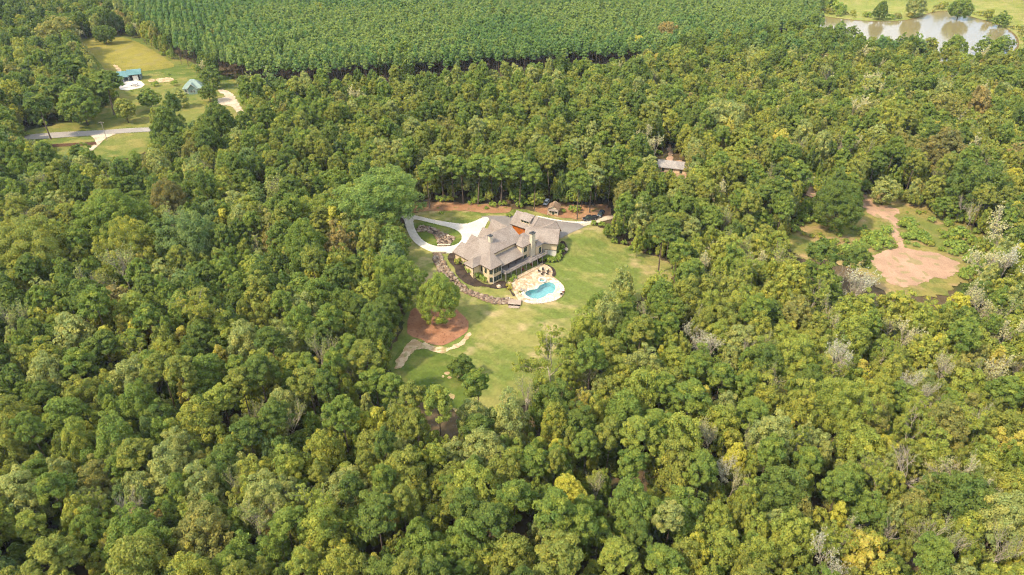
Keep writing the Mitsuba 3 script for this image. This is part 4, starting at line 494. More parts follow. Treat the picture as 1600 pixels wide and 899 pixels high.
for i, c in enumerate([(0.62, 0.50, 0.33), (0.68, 0.58, 0.42), (0.55, 0.40, 0.25), (0.72, 0.64, 0.50)]):
    dif(f'm_flag{i}', mottled(c, tuple(v * .8 for v in c), 1.2))
for i, c in enumerate([(0.74, 0.69, 0.58), (0.70, 0.63, 0.50), (0.77, 0.73, 0.64), (0.68, 0.58, 0.45)]):
    dif(f'm_coping{i}', mottled(c, tuple(v * .9 for v in c), 1.2))
rr = np.random.default_rng(3)
apron = pool_pg.buffer(1.2).union(Polygon(chaikin([(9, 176.5), (15, 178), (18.5, 183), (18, 188.5), (14, 192), (11.5, 191), (13, 187), (14, 183), (9, 180), (3, 179), (4, 176)], 2)))
n_st = 0
for q in sorted(flags(patio_pg.buffer(-.05), .95, 5), key=lambda g: -g.area)[:290]:
    e = trimesh.creation.extrude_polygon(q.simplify(.05), .05, engine='earcut')
    e.apply_translation([0, 0, .178 + rr.uniform(0, .012)])
    put('flagstone', e, f"m_{'coping' if apron.contains(q.centroid) else 'flag'}{int(rr.integers(4))}", parent='patio')
# steps under the deck edge, along the pool front
for k in range(3):
    put('step', H1(bx(6.0 - .5 * k, -3.1 - .45 * k, .15, 21.5 - 1.5 * k, -2.65 - .45 * k, .62 - .15 * k)), f'm_flag{k}', parent='patio', label='long stone step along the front of the deck')
pool = thing('pool', 'free-form swimming pool with turquoise water beside the round spa', 'pool')
def ring_wall(poly, out, z0, z1):
    return trimesh.creation.extrude_polygon(poly.buffer(out).difference(poly), z1 - z0, engine='earcut').apply_translation([0, 0, z0])
mat('m_tile', mottled((0.15, 0.43, 0.46), (0.12, 0.37, 0.41), 2.0), .4)
put('basin', [ring_wall(pool_pg, .12, -1.5, .19), trimesh.creation.extrude_polygon(pool_pg.buffer(.1), .1, engine='earcut').apply_translation([0, 0, -1.5])], 'm_tile', parent=pool, label='blue-green plastered basin')
shelf = Point(12.6, 181.9).buffer(1.9).intersection(pool_pg)
put('tanning_shelf', trimesh.creation.extrude_polygon(shelf, 1.2, engine='earcut').apply_translation([0, 0, -1.42]), 'm_coping2', parent=pool, label='pale shallow shelf at the right edge of the pool')
scene['m_water'] = {'type': 'thindielectric', 'int_ior': 1.33}
put('water', trimesh.creation.extrude_polygon(pool_pg.buffer(-.01), .004, engine='earcut').apply_translation([0, 0, .06]), 'm_water', parent=pool, label='clear still water')
spa = thing('spa', 'small round stone spa raised at the upper edge of the pool', 'spa')
put('wall', ring_wall(spa_pg, .38, -.1, .62), 'm_flag1', parent=spa)
put('coping', ring_wall(spa_pg.buffer(-.02), .5, .62, .70), 'm_coping2', parent=spa)
put('floor', trimesh.creation.extrude_polygon(spa_pg, .1, engine='earcut').apply_translation([0, 0, -.15]), 'm_tile', parent=spa)
put('water', trimesh.creation.extrude_polygon(spa_pg.buffer(-.005), .004, engine='earcut').apply_translation([0, 0, .55]), 'm_water', parent=spa)
# stones
def rock(r, sx, sy, sz, sub=1):
    m = trimesh.creation.icosphere(sub, 1.0)
    v = m.vertices * (1 + .28 * (nnoise(m.vertices * 1.3 + r.uniform(0, 50, 3)) - .5)[:, None] * 2)
    m.vertices = v * [sx, sy, sz]
    m.apply_transform(trimesh.transformations.rotation_matrix(r.uniform(0, 6.3), [0, 0, 1]))
    return m
for i, c in enumerate([(0.30, 0.22, 0.16), (0.42, 0.35, 0.27), (0.20, 0.15, 0.12)]): dif(f'm_stone{i}', mottled(c, tuple(v * .7 for v in c), .8))
dif('m_boulder', mottled((0.66, 0.55, 0.42), (0.55, 0.44, 0.33), .7))
def stones(poly, n, r, lo, hi, edge):
    """stones lying in a bed, the bigger ones along its edges"""
    out = [[], [], []]
    x0, y0, x1, y1 = poly.bounds
    k = 0
    while k < n:
        x, y = r.uniform(x0, x1), r.uniform(y0, y1)
        if not inside(poly, x, y): continue
        k += 1
        d = poly.exterior.distance(Point(x, y))
        s = r.uniform(lo, hi) * (1.5 if d < edge else 1.0)
        m = rock(r, s, s * r.uniform(.6, 1), s * r.uniform(.5, .8), 1)
        m.apply_translation([x, y, Tz(x, y) + .1 + s * .2])
        out[int(r.choice(3, p=[.5, .3, .2]))].append(m)
    return [trimesh.util.concatenate(o) for o in out if o]
r9 = np.random.default_rng(9)
sheet('creek_bed', CREEK, 'm_mulch_dark', .17, 'dark bed of the dry stony creek below the driveway', kind='structure')
ck = thing('creek_stones', 'piled brown stones lining the dry creek below the house', 'stones', kind='stuff')
for i, m in enumerate(stones(CREEK_PG, 620, r9, .22, .5, .7)): put('stone', m, f'm_stone{i}', parent=ck, kind='stuff')
sheet('pond_garden', ISLE_ROCK, 'm_mulch_dark', .19, 'dark bed of the rock garden inside the loop drive', kind='structure')
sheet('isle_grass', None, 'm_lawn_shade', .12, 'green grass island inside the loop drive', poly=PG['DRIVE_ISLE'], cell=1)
ig = thing('garden_stones', 'brown stones of the rock garden inside the loop drive', 'stones', kind='stuff')
for i, m in enumerate(stones(ISLE_PG, 330, r9, .2, .45, .8)): put('stone', m, f'm_stone{i}', parent=ig, kind='stuff')
for (x, y, s, lab) in ((-4.2, 187.0, .85, 'large tan boulder in the dark bed below the bay corner'), (19.0, 208.6, .75, 'tan boulder at the tip of the garage mulch bed'), (-23.0, 216.2, .6, 'white boulder in the rock garden of the loop drive'), (1.6, 183.4, .6, 'grey boulder at the left edge of the patio'), (2.6, 182.4, .55, 'lowest pale boulder at the left patio edge')):
    m = rock(r9, s, s * .85, s * .8, 2); m.apply_translation([x, y, Tz(x, y) + s * .45])
    put('boulder', m, 'm_boulder', smooth=True, label=lab, cat='boulder')
# stone headwalls of the bridge that carries the drive over the creek
for x, y, w, lab in ((-25.0, 203.9, 4.6, 'low stone headwall below the loop drive'), (-23.9, 209.0, 4.4, 'low stone headwall on the island side of the loop drive')):
    k = thing('headwall', lab, 'wall')
    put('core', bx(x - w / 2, y - .18, 1.8, x + w / 2, y + .18, 3.55), 'm_stone0', parent=k)
    for t in np.arange(-w / 2, w / 2 - .2, .5):
        for z in (2.9, 3.25):
            put('stone', bx(x + t + .02, y - .26, z, x + t + .48, y + .26, z + .33), f'm_stone{int(r9.integers(3))}', parent=k)
    put('coping', bx(x - w / 2 - .1, y - .32, 3.58, x + w / 2 + .1, y + .32, 3.72), 'm_boulder', parent=k)
# timber landing at the end of the creek
k = thing('timber_landing', 'two-level pale wooden landing at the end of the stony creek', 'landing')
dif('m_plank', mottled((0.46, 0.38, 0.31), (0.40, 0.33, 0.27), .9))
def H5(m): return frame(m, .7, 176.2, -6.0)
for i in range(8): put('plank', H5(bx(-1.9, -.0 + i * .34, .62, 1.9, .32 + i * .34, .70)), 'm_plank', parent=k)
for i in range(3): put('plank', H5(bx(-1.7, -1.25 + i * .34, .22, 1.7, -.93 + i * .34, .30)), 'm_plank', parent=k)
put('riser', H5(bx(-1.85, -.06, -.3, 1.85, -.003, .6)), 'm_dark', parent=k)
put('riser', H5(bx(-1.7, -1.35, -.3, 1.7, -1.26, .28)), 'm_plank', parent=k)
put('side_beam', H5(bx(-2.0, 0, -.2, -1.9, 2.7, .74)), 'm_plank', parent=k)
put('side_beam', H5(bx(1.9, 0, -.2, 2.0, 2.7, .74)), 'm_plank', parent=k)
put('post', H5(bx(-1.95, 2.75, -.2, -1.7, 3.0, 1.3)), 'm_white', parent=k)
put('post', H5(bx(1.7, 2.75, -.2, 1.95, 3.0, 1.3)), 'm_white', parent=k)
# outdoor chairs
mat('m_chair', (0.05, 0.045, 0.04), .6)
mat('m_cushion', (0.30, 0.10, 0.07), .8)
def chair(x, y, deg, label, group=None, seat='m_chair'):
    k = thing('patio_chair', label, 'chair', group)
    z = .23
    def P(m): return frame(m, x, y, deg, z)
    put('seat', P(bx(-.32, -.3, .36, .32, .32, .46)), seat, parent=k)
    put('backrest', P(hull([(a, b + (.14 if c > .6 else 0), c) for a in (-.32, .32) for b in (.28, .36) for c in (.46, 1.02)])), seat, parent=k)
    for a in (-.33, .27):
        put('arm', P(bx(a - .02, -.28, .58, a + .08, .36, .64)), 'm_chair', parent=k)
        for b in (-.28, .28): put('leg', P(bx(a, b, 0, a + .06, b + .06, .58)), 'm_chair', parent=k)
for i, (a, lab) in enumerate(((20, 'dark chair at the right of the fire pit circle'), (95, 'dark chair at the far side of the fire pit circle'), (160, 'dark chair at the left of the fire pit circle'), (250, 'dark chair nearest the camera at the fire pit circle'), (320, 'dark chair at the lower right of the fire pit circle'))):
    t = math.radians(a)
    chair(10.6 + 1.5 * math.cos(t), 195.6 + 1.5 * math.sin(t), a - 90, lab)
k = thing('fire_pit', 'round dark fire pit in the middle of the patio chairs', 'fire pit')
put('ring', trimesh.creation.annulus(.38, .55, .4, sections=14, transform=trimesh.transformations.translation_matrix([10.6, 195.6, .42])), 'm_stone2', parent=k)
put('ash', trimesh.creation.cylinder(.38, .05, sections=14, transform=trimesh.transformations.translation_matrix([10.6, 195.6, .4])), 'm_dark', parent=k)
chair(15.7, 182.2, 200, 'dark lounge chair on the lower right edge of the pool apron')
chair(16.4, 183.4, 230, 'reddish lounge chair on the right edge of the pool apron', seat='m_cushion')
chair(3.2, 184.4, 60, 'pale chair at the left end of the patio', seat='m_white')
chair(4.3, 183.7, 40, 'pale chair beside the patio boulders', seat='m_white')
for a, lab in ((13.6, 'red cushioned chair under the middle of the deck'), (18.0, 'red cushioned chair under the far part of the deck')):
    q = H1(trimesh.Trimesh([[a, -1.4, 0]], [], process=False)).vertices[0]
    chair(q[0], q[1], 45, lab, seat='m_cushion')
# small cabin among the straw
dif('m_cabin', siding((0.60, 0.52, 0.36)))
dif('m_cabin_roof', shingle((0.28, 0.19, 0.13), (0.36, 0.27, 0.19)))
cab = thing('cabin', 'small cream cabin with hooded gable front on the pine straw', 'cabin')
def H6(m): return frame(m, 15.6, 233.3, -14.0, 3.0)
put('wall', H6(hull([(x, y, z) for y in (0, 4.0) for x, z in ((-1.8, 0), (1.8, 0), (1.8, 2.5), (0, 3.7), (-1.8, 2.5))])), 'm_cabin', parent=cab)
put('roof', H6(gable_roof(-2.25, 2.25, -.5, 4.4, 2.4, 3.95, 'y', .14)), 'm_cabin_roof', parent=cab)
put('hood', H6(roof_solid([[(-2.0, -.95, 2.05), (2.0, -.95, 2.05), (2.0, .05, 2.5), (-2.0, .05, 2.5)]], .1)), 'm_shingle', parent=cab)
put('door', H6(bx(-.4, -.06, .05, .4, .02, 1.95)), 'm_frame_green', parent=cab)
for a in (-1.5, .75): window(cab, H6, a, 1.0, .75, .85, 'y-', 0.0, 1)
for a in (-1.85, 1.85): put('post', H6(bar((a, -.85, 0), (a, -.85, 2.0), .12)), 'm_white', parent=cab)
# cars
def car_paint(name, c): mat(name, c, .35, .6, clearcoat=.8, clearcoat_gloss=.9)
car_paint('m_car_black', (0.015, 0.018, 0.025)); car_paint('m_car_blue', (0.03, 0.05, 0.08)); car_paint('m_car_white', (0.75, 0.76, 0.77)); car_paint('m_car_silver', (0.42, 0.46, 0.52))
dif('m_tyre', (0.02, 0.02, 0.02)); mat('m_rim', (0.45, 0.45, 0.45), .35, .5); mat('m_lamp', (0.75, 0.75, 0.7), .15, .6); mat('m_tail', (0.35, 0.02, 0.02), .3, .5)
def car(name, x, y, deg, m, label, pickup=False, L=4.9, W=1.9, Hh=1.7, z=None):
    k = thing(name, label, 'car' if not pickup else 'pickup')
    z = Tz(x, y) + .22 if z is None else z
    def P(q): return frame(q, x, y, deg, z)
    h = W / 2
    body = [hull([(-L / 2 + .05, s * (h - .1), .42) for s in (-1, 1)] + [(L / 2 - .05, s * (h - .14), .42) for s in (-1, 1)] + [(-L / 2, s * (h - .12), .95) for s in (-1, 1)] + [(L / 2, s * (h - .2), .78) for s in (-1, 1)] + [(-L / 2 + .1, s * h, .75) for s in (-1, 1)] + [(L / 2 - .4, s * h, .7) for s in (-1, 1)] + [(L / 2 - .25, s * (h - .2), .98) for s in (-1, 1)] + [(-L / 2 + .1, s * (h - .1), 1.05) for s in (-1, 1)])]
    if pickup: body += [bx(-L / 2 + .02, -h + .06, .95, -L * .08, -h + .16, 1.18), bx(-L / 2 + .02, h - .16, .95, -L * .08, h - .06, 1.18), bx(-L / 2 + .02, -h + .16, .95, -L / 2 + .12, h - .16, 1.18)]
    put('body', P(trimesh.util.concatenate(body)), m, parent=k)
    c0, c1 = (-L * .10, L * .24) if pickup else (-L * .44, L * .2)
    put('glasshouse', P(hull([(c0, s * (h - .1), 1.0) for s in (-1, 1)] + [(c1 + .45, s * (h - .12), .98) for s in (-1, 1)] + [(c0 + .25, s * (h - .26), Hh - .06) for s in (-1, 1)] + [(c1 - .25, s * (h - .26), Hh - .06) for s in (-1, 1)])), 'm_glass', parent=k)
    put('roof', P(hull([(c0 + .2, s * (h - .25), Hh - .05) for s in (-1, 1)] + [(c1 - .2, s * (h - .25), Hh - .05) for s in (-1, 1)] + [(c0 + .4, s * (h - .36), Hh + .03) for s in (-1, 1)] + [(c1 - .45, s * (h - .36), Hh + .03) for s in (-1, 1)])), m, parent=k)
    for s in (-1, 1):
        for t in (-.31, .31):
            w = put('wheel', P(trimesh.creation.cylinder(.37, .24, sections=14, transform=trimesh.transformations.translation_matrix([t * L, s * (h - .1), .37]) @ trimesh.transformations.rotation_matrix(math.pi / 2, [1, 0, 0]))), 'm_tyre', parent=k)
            put('rim', P(trimesh.creation.cylinder(.22, .26, sections=10, transform=trimesh.transformations.translation_matrix([t * L, s * (h - .1), .37]) @ trimesh.transformations.rotation_matrix(math.pi / 2, [1, 0, 0]))), 'm_rim', parent=w)
        put('headlight', P(bx(L / 2 - .12, s * (h - .45) - .16, .68, L / 2 + .012, s * (h - .45) + .16, .84)), 'm_lamp', parent=k)
        put('tail_light', P(bx(-L / 2 - .012, s * (h - .3) - .08, .7, -L / 2 + .1, s * (h - .3) + .08, .96)), 'm_tail', parent=k)
    put('bumper', P(bx(L / 2 - .1, -h + .15, .35, L / 2 + .06, h - .15, .55)), 'm_chair', parent=k)
    put('windscreen_frame', P(bx(c1 - .28, -h + .3, Hh - .1, c1 - .2, h - .3, Hh)), m, parent=k)
car('pickup_truck', 29.2, 228.9, 200, 'm_car_black', 'black pickup truck parked on the pale track at the edge of the trees', True, 5.6, 2.0, 1.85)
car('parked_car', 33.6, 232.6, 245, 'm_car_blue', 'dark blue car half hidden among the trees beyond the pickup', False, 4.7, 1.85, 1.6)
car('parked_car', 13.4, 242.4, 250, 'm_car_silver', 'pale car standing in the trees behind the small cabin', False, 4.6, 1.8, 1.5)
# ---------------------------------------------------------------- the farmstead beyond the woods
sheet('farm_lawn', FIELD_HOUSE, 'm_yard', .06, 'mown green yard of the farmstead', cell=8)
sheet('field', FIELD, 'm_field', .12, 'yellow-green hay field behind the green-roofed barn', cell=8)
sheet('road', ROAD, 'm_road', .17, 'grey country road in front of the farmstead', cell=6)
sheet('side_road', SPUR, 'm_gravel', .2, 'pale junction leading off the country road', cell=4)
sheet('barn_apron', BARNPAD, 'm_concrete', .19, 'white concrete apron in front of the barn', cell=4, n=1, thick=.15)
sheet('sand_strip', None, 'm_sand', .16, 'small sandy strip right of the barn', cell=4, n=1, poly=rough(pg(SANDA), 0.4))
sheet('sand_strip_001', None, 'm_sand', .16, 'long sandy strip in the farm yard', cell=4, n=1, poly=rough(pg(SANDB), 0.4))
sheet('sand_strip_002', None, 'm_sand', .18, 'narrow sandy strip behind the barn', cell=4, n=1, poly=rough(pg(SANDC), 0.4))
sheet('gravel_drive', None, 'm_gravel', .17, 'pale gravel drive at the right of the farmhouse', cell=4, poly=rough(pg(GRAVEL), 0.5))
dif('m_green_roof', mottled((0.14, 0.28, 0.30), (0.18, 0.33, 0.35), 3))
dif('m_greygreen', mottled((0.30, 0.40, 0.36), (0.26, 0.36, 0.32), 3))
dif('m_barn', (0.16, 0.20, 0.19))
barn = thing('barn', 'barn with green metal roof and open bays by the white apron', 'barn')
def H7(m): return frame(m, -236.5, 407.0, 22.0, 3.0)
put('wall', H7(bx(0, 4.0, 0, 8.5, 9.0, 3.0)), 'm_barn', parent=barn)
put('wall', H7(hull([(x, y, z) for x in (8.4, 15.2) for y, z in ((1.0, 0), (9.0, 0), (9.0, 3.6), (5.0, 5.4), (1.0, 3.6))])), 'm_barn', parent=barn)
put('roof', H7(roof_solid([[(-.4, -.4, 2.9), (8.6, -.4, 2.9), (8.6, 9.3, 4.2), (-.4, 9.3, 4.2)]], .15)), 'm_green_roof', parent=barn, label='lean-to roof over the open bays')
put('roof', H7(gable_roof(8.0, 15.8, .4, 9.6, 3.6, 5.7, 'x', .15)), 'm_green_roof', parent=barn)
for a in (0, 2.8, 5.6, 8.3): put('post', H7(bar((a, -.2, 0), (a, -.2, 2.8), .22)), 'm_white', parent=barn)
put('bay_opening', H7(bx(9.2, .93, 0, 14.4, .99, 3.2)), 'm_dark', parent=barn)
put('door', H7(bx(10.6, .85, 0, 13.6, .92, 2.9)), 'm_white', parent=barn, label='white roller door')
car('parked_car', -221.0, 400.5, 165, 'm_car_white', 'white car parked on the concrete apron of the barn', False, 4.8, 1.85, 1.6)
car('parked_car', -232.0, 408.5, 100, 'm_car_silver', 'pale car standing under the lean-to of the barn', False, 4.6, 1.8, 1.5)
fh = thing('farmhouse', 'farmhouse with pale green metal roof between two trees', 'house')
def H8(m): return frame(m, -181.5, 390.0, 12.0, 3.0)
put('wall', H8(bx(-5, -4, 0, 5, 4, 3.2)), 'm_siding_white', parent=fh)
put('roof', H8(hip_roof(-5.7, 5.7, -4.7, 4.7, 3.1, 7.2)), 'm_greygreen', parent=fh)
put('gable', H8(hull([(x, y, z) for y in (-5.5, -3) for x, z in ((-2.4, 0), (2.4, 0), (2.4, 3.0), (0, 5.4), (-2.4, 3.0))])), 'm_greygreen', parent=fh)
put('roof', H8(gable_roof(-2.9, 2.9, -6.0, 0, 3.0, 5.9, 'y', .15)), 'm_greygreen', parent=fh)
put('trim', H8([bar((-2.9, -6.02, 2.95), (0, -6.02, 5.85), .2), bar((2.9, -6.02, 2.95), (0, -6.02, 5.85), .2)]), 'm_white', parent=fh)
for a in (-4.4, -1.2, .3, 3.4): window(fh, H8, a, 1.0, 1.0, 1.5, 'y-', -5.5 if abs(a) < 2 else -4.0, 1, 'm_white')
# wooden fence along the road
dif('m_fence', mottled((0.20, 0.12, 0.085), (0.26, 0.16, 0.11), 2))
fen = thing('fence', 'brown wooden fence along the near side of the country road', 'fence')
fpath = np.array([(-330, 308), (-300, 303), (-262, 299.5), (-243, 298), (-226, 300), (-212, 303.5), (-196, 306)])
ls = LineString(fpath)
for j, t in enumerate(np.arange(0, ls.length, 2.6)):
    p, q = ls.interpolate(t), ls.interpolate(min(ls.length, t + 2.6))
    put('post', bar((p.x, p.y, 2.8), (p.x, p.y, 4.7), .22), 'm_fence', parent=fen)
    put('panel', bx(-1.16, -.05, .12, 1.16, .05, 1.5).apply_transform(trimesh.transformations.rotation_matrix(math.atan2(q.y - p.y, q.x - p.x), [0, 0, 1])).apply_translation([(p.x + q.x) / 2, (p.y + q.y) / 2, 3.05]), 'm_fence', parent=fen)
dif('m_pole', mottled((0.40, 0.36, 0.31), (0.32, 0.28, 0.24), 1))
tops = []
for x, y, h, lab in ((-193.0, 312.0, 9.5, 'grey utility pole beside the road fence'), (-243.0, 366.0, 11, 'grey utility pole in front of the dark trees left of the barn'), (-141.0, 397.0, 13, 'grey utility pole with crossarm at the edge of the planted pines')):
    k = thing('utility_pole', lab, 'utility pole')
    put('pole', tube([(x, y, 2.6), (x, y, 3 + h)], [.17, .12], 8), 'm_pole', parent=k)
    put('crossarm', bx(x - 1.2, y - .08, 3 + h - .9, x + 1.2, y + .08, 3 + h - .72), 'm_pole', parent=k)
    for a in (-1.0, 0, 1.0): put('insulator', bx(x + a - .06, y - .06, 3 + h - .72, x + a + .06, y + .06, 3 + h - .5), 'm_white', parent=k)
    tops.append((x, y, 3 + h - .5))
k = put('road_marker', bx(-211.2, 320.2, 2.9, -210.9, 320.4, 4.3), 'm_white', label='short white marker post on the verge above the road', cat='marker post')
# roof in the woods on the right
hb = thing('outbuilding', 'long grey-roofed building half hidden in the woods to the upper right of the lawn', 'house')
def H9(m): return frame(m, 69.5, 276.0, -16.0, 2.2)
put('wall', H9(bx(-6.2, -2.6, -.3, 6.2, 2.8, 3.2)), 'm_siding', parent=hb)
put('roof', H9(gable_roof(-6.8, 6.8, -3.4, 3.6, 3.1, 5.2, 'x')), 'm_shed_roof', parent=hb)
dif('m_shed_roof', shingle((0.33, 0.315, 0.31), (0.39, 0.375, 0.365)))
for a in (-4.5, -1, 3): window(hb, H9, a, 1.0, 1.1, 1.5, 'y-', -2.6, 1)
sheet('dirt_path', None, 'm_clay', .14, 'pinkish dirt path above the grey roof in the woods', cell=2, poly=rough(pg(BLDPATH), 0.6))
sheet('bare_yard', None, 'm_clay', .12, 'bare dirt yard round the grey-roofed building', cell=3, poly=rough(pg(BLDDIRT), 1.0))
# glade on the right
sheet('glade', None, 'm_glade', .08, 'rough yellow grass around the dirt clearing', cell=5, poly=rough(pg(GLADE), 2.0))
sheet('dirt_pad', None, 'm_clay', .16, 'pinkish cleared dirt pad in the right-hand woods', cell=4, poly=rough(pg(DIRTPAD), 0.9))
sheet('dirt_track', None, 'm_clay', .13, 'dirt track leading up from the cleared pad', cell=3, poly=rough(pg(DIRTPATH), 0.8))
sheet('bare_patch', None, 'm_clay', .12, 'small bare dirt patch between the trees above the glade', cell=3, poly=rough(pg(DIRT2), 1.0))
# pond and meadow
sheet('meadow', None, 'm_meadow', .08, 'pale green meadow around the pond', poly=pg(MEADOW).difference(POND_PG.buffer(.5)), cell=12)
dif('m_mud', (0.16, 0.125, 0.055))
put('pond_bed', drape(POND_PG.buffer(1.5), -.03, 4), 'm_mud', kind='structure', label='brown bed of the pond')
scene['m_pond'] = {'type': 'principled', 'base_color': rgb(0.17, 0.145, 0.07), 'roughness': 0.12, 'specular': 0.9}
v = drape(POND_PG.buffer(.6), 0, 6)
v.vertices[:, 2] = 2.62
scene['m_pond_t'] = {'type': 'twosided', 'bsdf': scene.pop('m_pond')}
put('pond', v, 'm_pond_t', kind='structure', label='still olive-brown pond mirroring the pale sky at the upper right')
# ---------------------------------------------------------------- trees: shapes
TONES = dict(dk=(.050, .082, .022), md=(.075, .115, .026), ol=(.105, .125, .030), yo=(.130, .148, .030), yg=(.122, .152, .032), lt=(.135, .160, .062),
    bl=(.065, .105, .045), bo=(.112, .116, .040), bd=(.090, .085, .036), br=(.135, .112, .050), tb=(.20, .16, .085), ye=(.25, .245, .035), gd=(.25, .21, .048),
    gy=(.32, .30, .22), tn=(.30, .26, .15), wi=(.085, .135, .040), br2=(.105, .145, .032), pl=(.052, .108, .040), pl2=(.082, .132, .046), us=(.10, .15, .03), gs=(.115, .175, .045))
scene['m_leaf'] = {'type': 'principledthin', 'base_color': {'type': 'mesh_attribute', 'name': 'vertex_color'}, 'roughness': 0.75, 'spec_trans': 0.0, 'diff_trans': 1.0, 'eta': 1.3}
dif('m_bark', mottled((0.19, 0.145, 0.11), (0.13, 0.10, 0.08), 0.8))
dif('m_bark_pale', mottled((0.50, 0.45, 0.37), (0.38, 0.34, 0.28), 0.6))
def unit(v): return v / (np.linalg.norm(v, axis=-1, keepdims=True) + 1e-9)
def leaves(r, pos, nrm, size, aspect=1.0):
    """one small triangle per spray of leaves"""
    n = len(pos)
    t = unit(np.cross(nrm, r.normal(size=(n, 3))))
    b = np.cross(nrm, t)
    s = size * r.uniform(0.65, 1.3, n)[:, None]
    v = np.stack([pos - t * s * .5 - b * s * .35 * aspect, pos + t * s * .5 - b * s * .3 * aspect, pos + b * s * .7 * aspect + nrm * s * 0.12], 1).reshape(-1, 3)
    return v, np.arange(3 * n).reshape(-1, 3)
def crown(r, clumps, per, size, up=0.35, flat=0.75, aspect=1.0, spread=0.4):
    """clumps: (centre, radius, outward)"""
    P, N, K = [], [], []
    for i, (c, rc, out) in enumerate(clumps):
        k = max(4, int(per * r.uniform(0.75, 1.25)))
        d = unit(r.normal(size=(k, 3)) + 0.75 * out + np.array([0, 0, up]))
        P.append(c + d * rc * r.uniform(0.55, 1.05, (k, 1)) * np.array([1, 1, flat]))
        N.append(unit(d + spread * r.normal(size=(k, 3)) + np.array([0, 0, 0.25])))
        K.append(np.full(k, i))
    P, N, K = np.vstack(P), np.vstack(N), np.concatenate(K)
    v, f = leaves(r, P, N, size, aspect)
    return v, f, np.repeat(K, 3)
def paint(r, K, tone, vary=0.16):
    c = (np.array(TONES[tone]) * .8 + np.array((.028, .036, .009)) * .8) * np.array((2.95, 2.76, 2.30))
    c = c * .95 + c.mean() * .05
    n = K.max() + 1
    cl = r.normal(0, 1, n)[K[::3]]
    lf = r.normal(0, 1, len(K) // 3)
    g = np.exp(vary * 0.45 * cl + vary * lf)[:, None]
    w = 0.055 * (cl + r.normal(0, 1, len(lf)))[:, None]
    col = np.clip(c * g * np.hstack([1 + w, 1 + 0 * w, 1 - w]), 0.004, 0.6)
    return np.repeat(col, 3, 0)
def shell(r, n, R, z0, z1, rc, low=-0.35, jitter=(0.6, 0.86), profile=None, lumps=.56):
    out, zc, hz = [], (z0 + z1) / 2, (z1 - z0) / 2
    off = r.uniform(0, 60, 3)
    for i in range(n):
        u = 1 - (1 - low) * (i + 0.5) / n
        a = i * 2.39996 + r.uniform(-.5, .5)
        s = math.sqrt(max(0, 1 - u * u))
        d = np.array([s * math.cos(a), s * math.sin(a), u])
        q = r.uniform(*jitter) * (1 - lumps / 2 + lumps * float(nnoise(d * 1.15 + off)))
        c = np.array([d[0] * R * q, d[1] * R * q, zc + d[2] * hz * q])
        if profile: c[:2] *= profile((c[2] - z0) / (z1 - z0))
        out.append((c, rc * r.uniform(0.75, 1.3), d))
    return out
def limbs(r, h, clumps, z0, n, rad):
    ms = [tube([[0, 0, -.3], [r.normal(0, .1), r.normal(0, .1), h * .35], [r.normal(0, .25), r.normal(0, .25), h * .8]], [rad, rad * .75, rad * .22], 6)]
    for j in r.permutation(len(clumps))[:n]:
        c = clumps[j][0]
        zb = min(c[2] - .5, z0 + r.uniform(0, .35) * (h - z0))
        ms.append(tube([[0, 0, zb], [c[0] * .5, c[1] * .5, zb + .35 * (c[2] - zb)], c], [rad * .4, rad * .26, .03], 4))
    return trimesh.util.concatenate(ms)
def branchy(r, h, R, rad, twigs=4, depth=3):
    ms, ends = [], []
    def grow(p, d, L, w, lev):
        q1 = p + d * L * .5 + r.normal(0, .06 * L, 3)
        q2 = p + d * L + r.normal(0, .10 * L, 3)
        w = max(w, .035)
        ms.append(tube([p, q1, q2], [w, w * .8, w * .5], 4 if lev < 2 else 3))
        if lev >= 2: ends.append((q1, d)); ends.append((q2, d))
        if lev >= depth: return
        for k in range(4 if lev == 0 else twigs):
            t = r.uniform(.35, 1.0) if lev else r.uniform(.7, 1.0)
            base = p + (q2 - p) * t
            nd = unit(d * (.75 if lev else .55) + r.normal(0, .55, 3) * np.array([1, 1, .55]) + np.array([0, 0, .22]))
            grow(base, nd, L * r.uniform(.55, .8), w * .52, lev + 1)
    grow(np.array([0, 0, -.3]), np.array([0, 0, 1.0]), h * .42, rad, 0)
    m = trimesh.util.concatenate(ms)
    k = np.array([R / np.percentile(np.abs(m.vertices[:, :2]), 97), R / np.percentile(np.abs(m.vertices[:, :2]), 97), h / m.vertices[:, 2].max()])
    m.vertices *= k
    return m, [(e * k, d) for e, d in ends]
LOD = {'n': (1.8, .72), 'm': (0.62, 1.25), 'f': (0.25, 2.0)}
SHAPES = {}
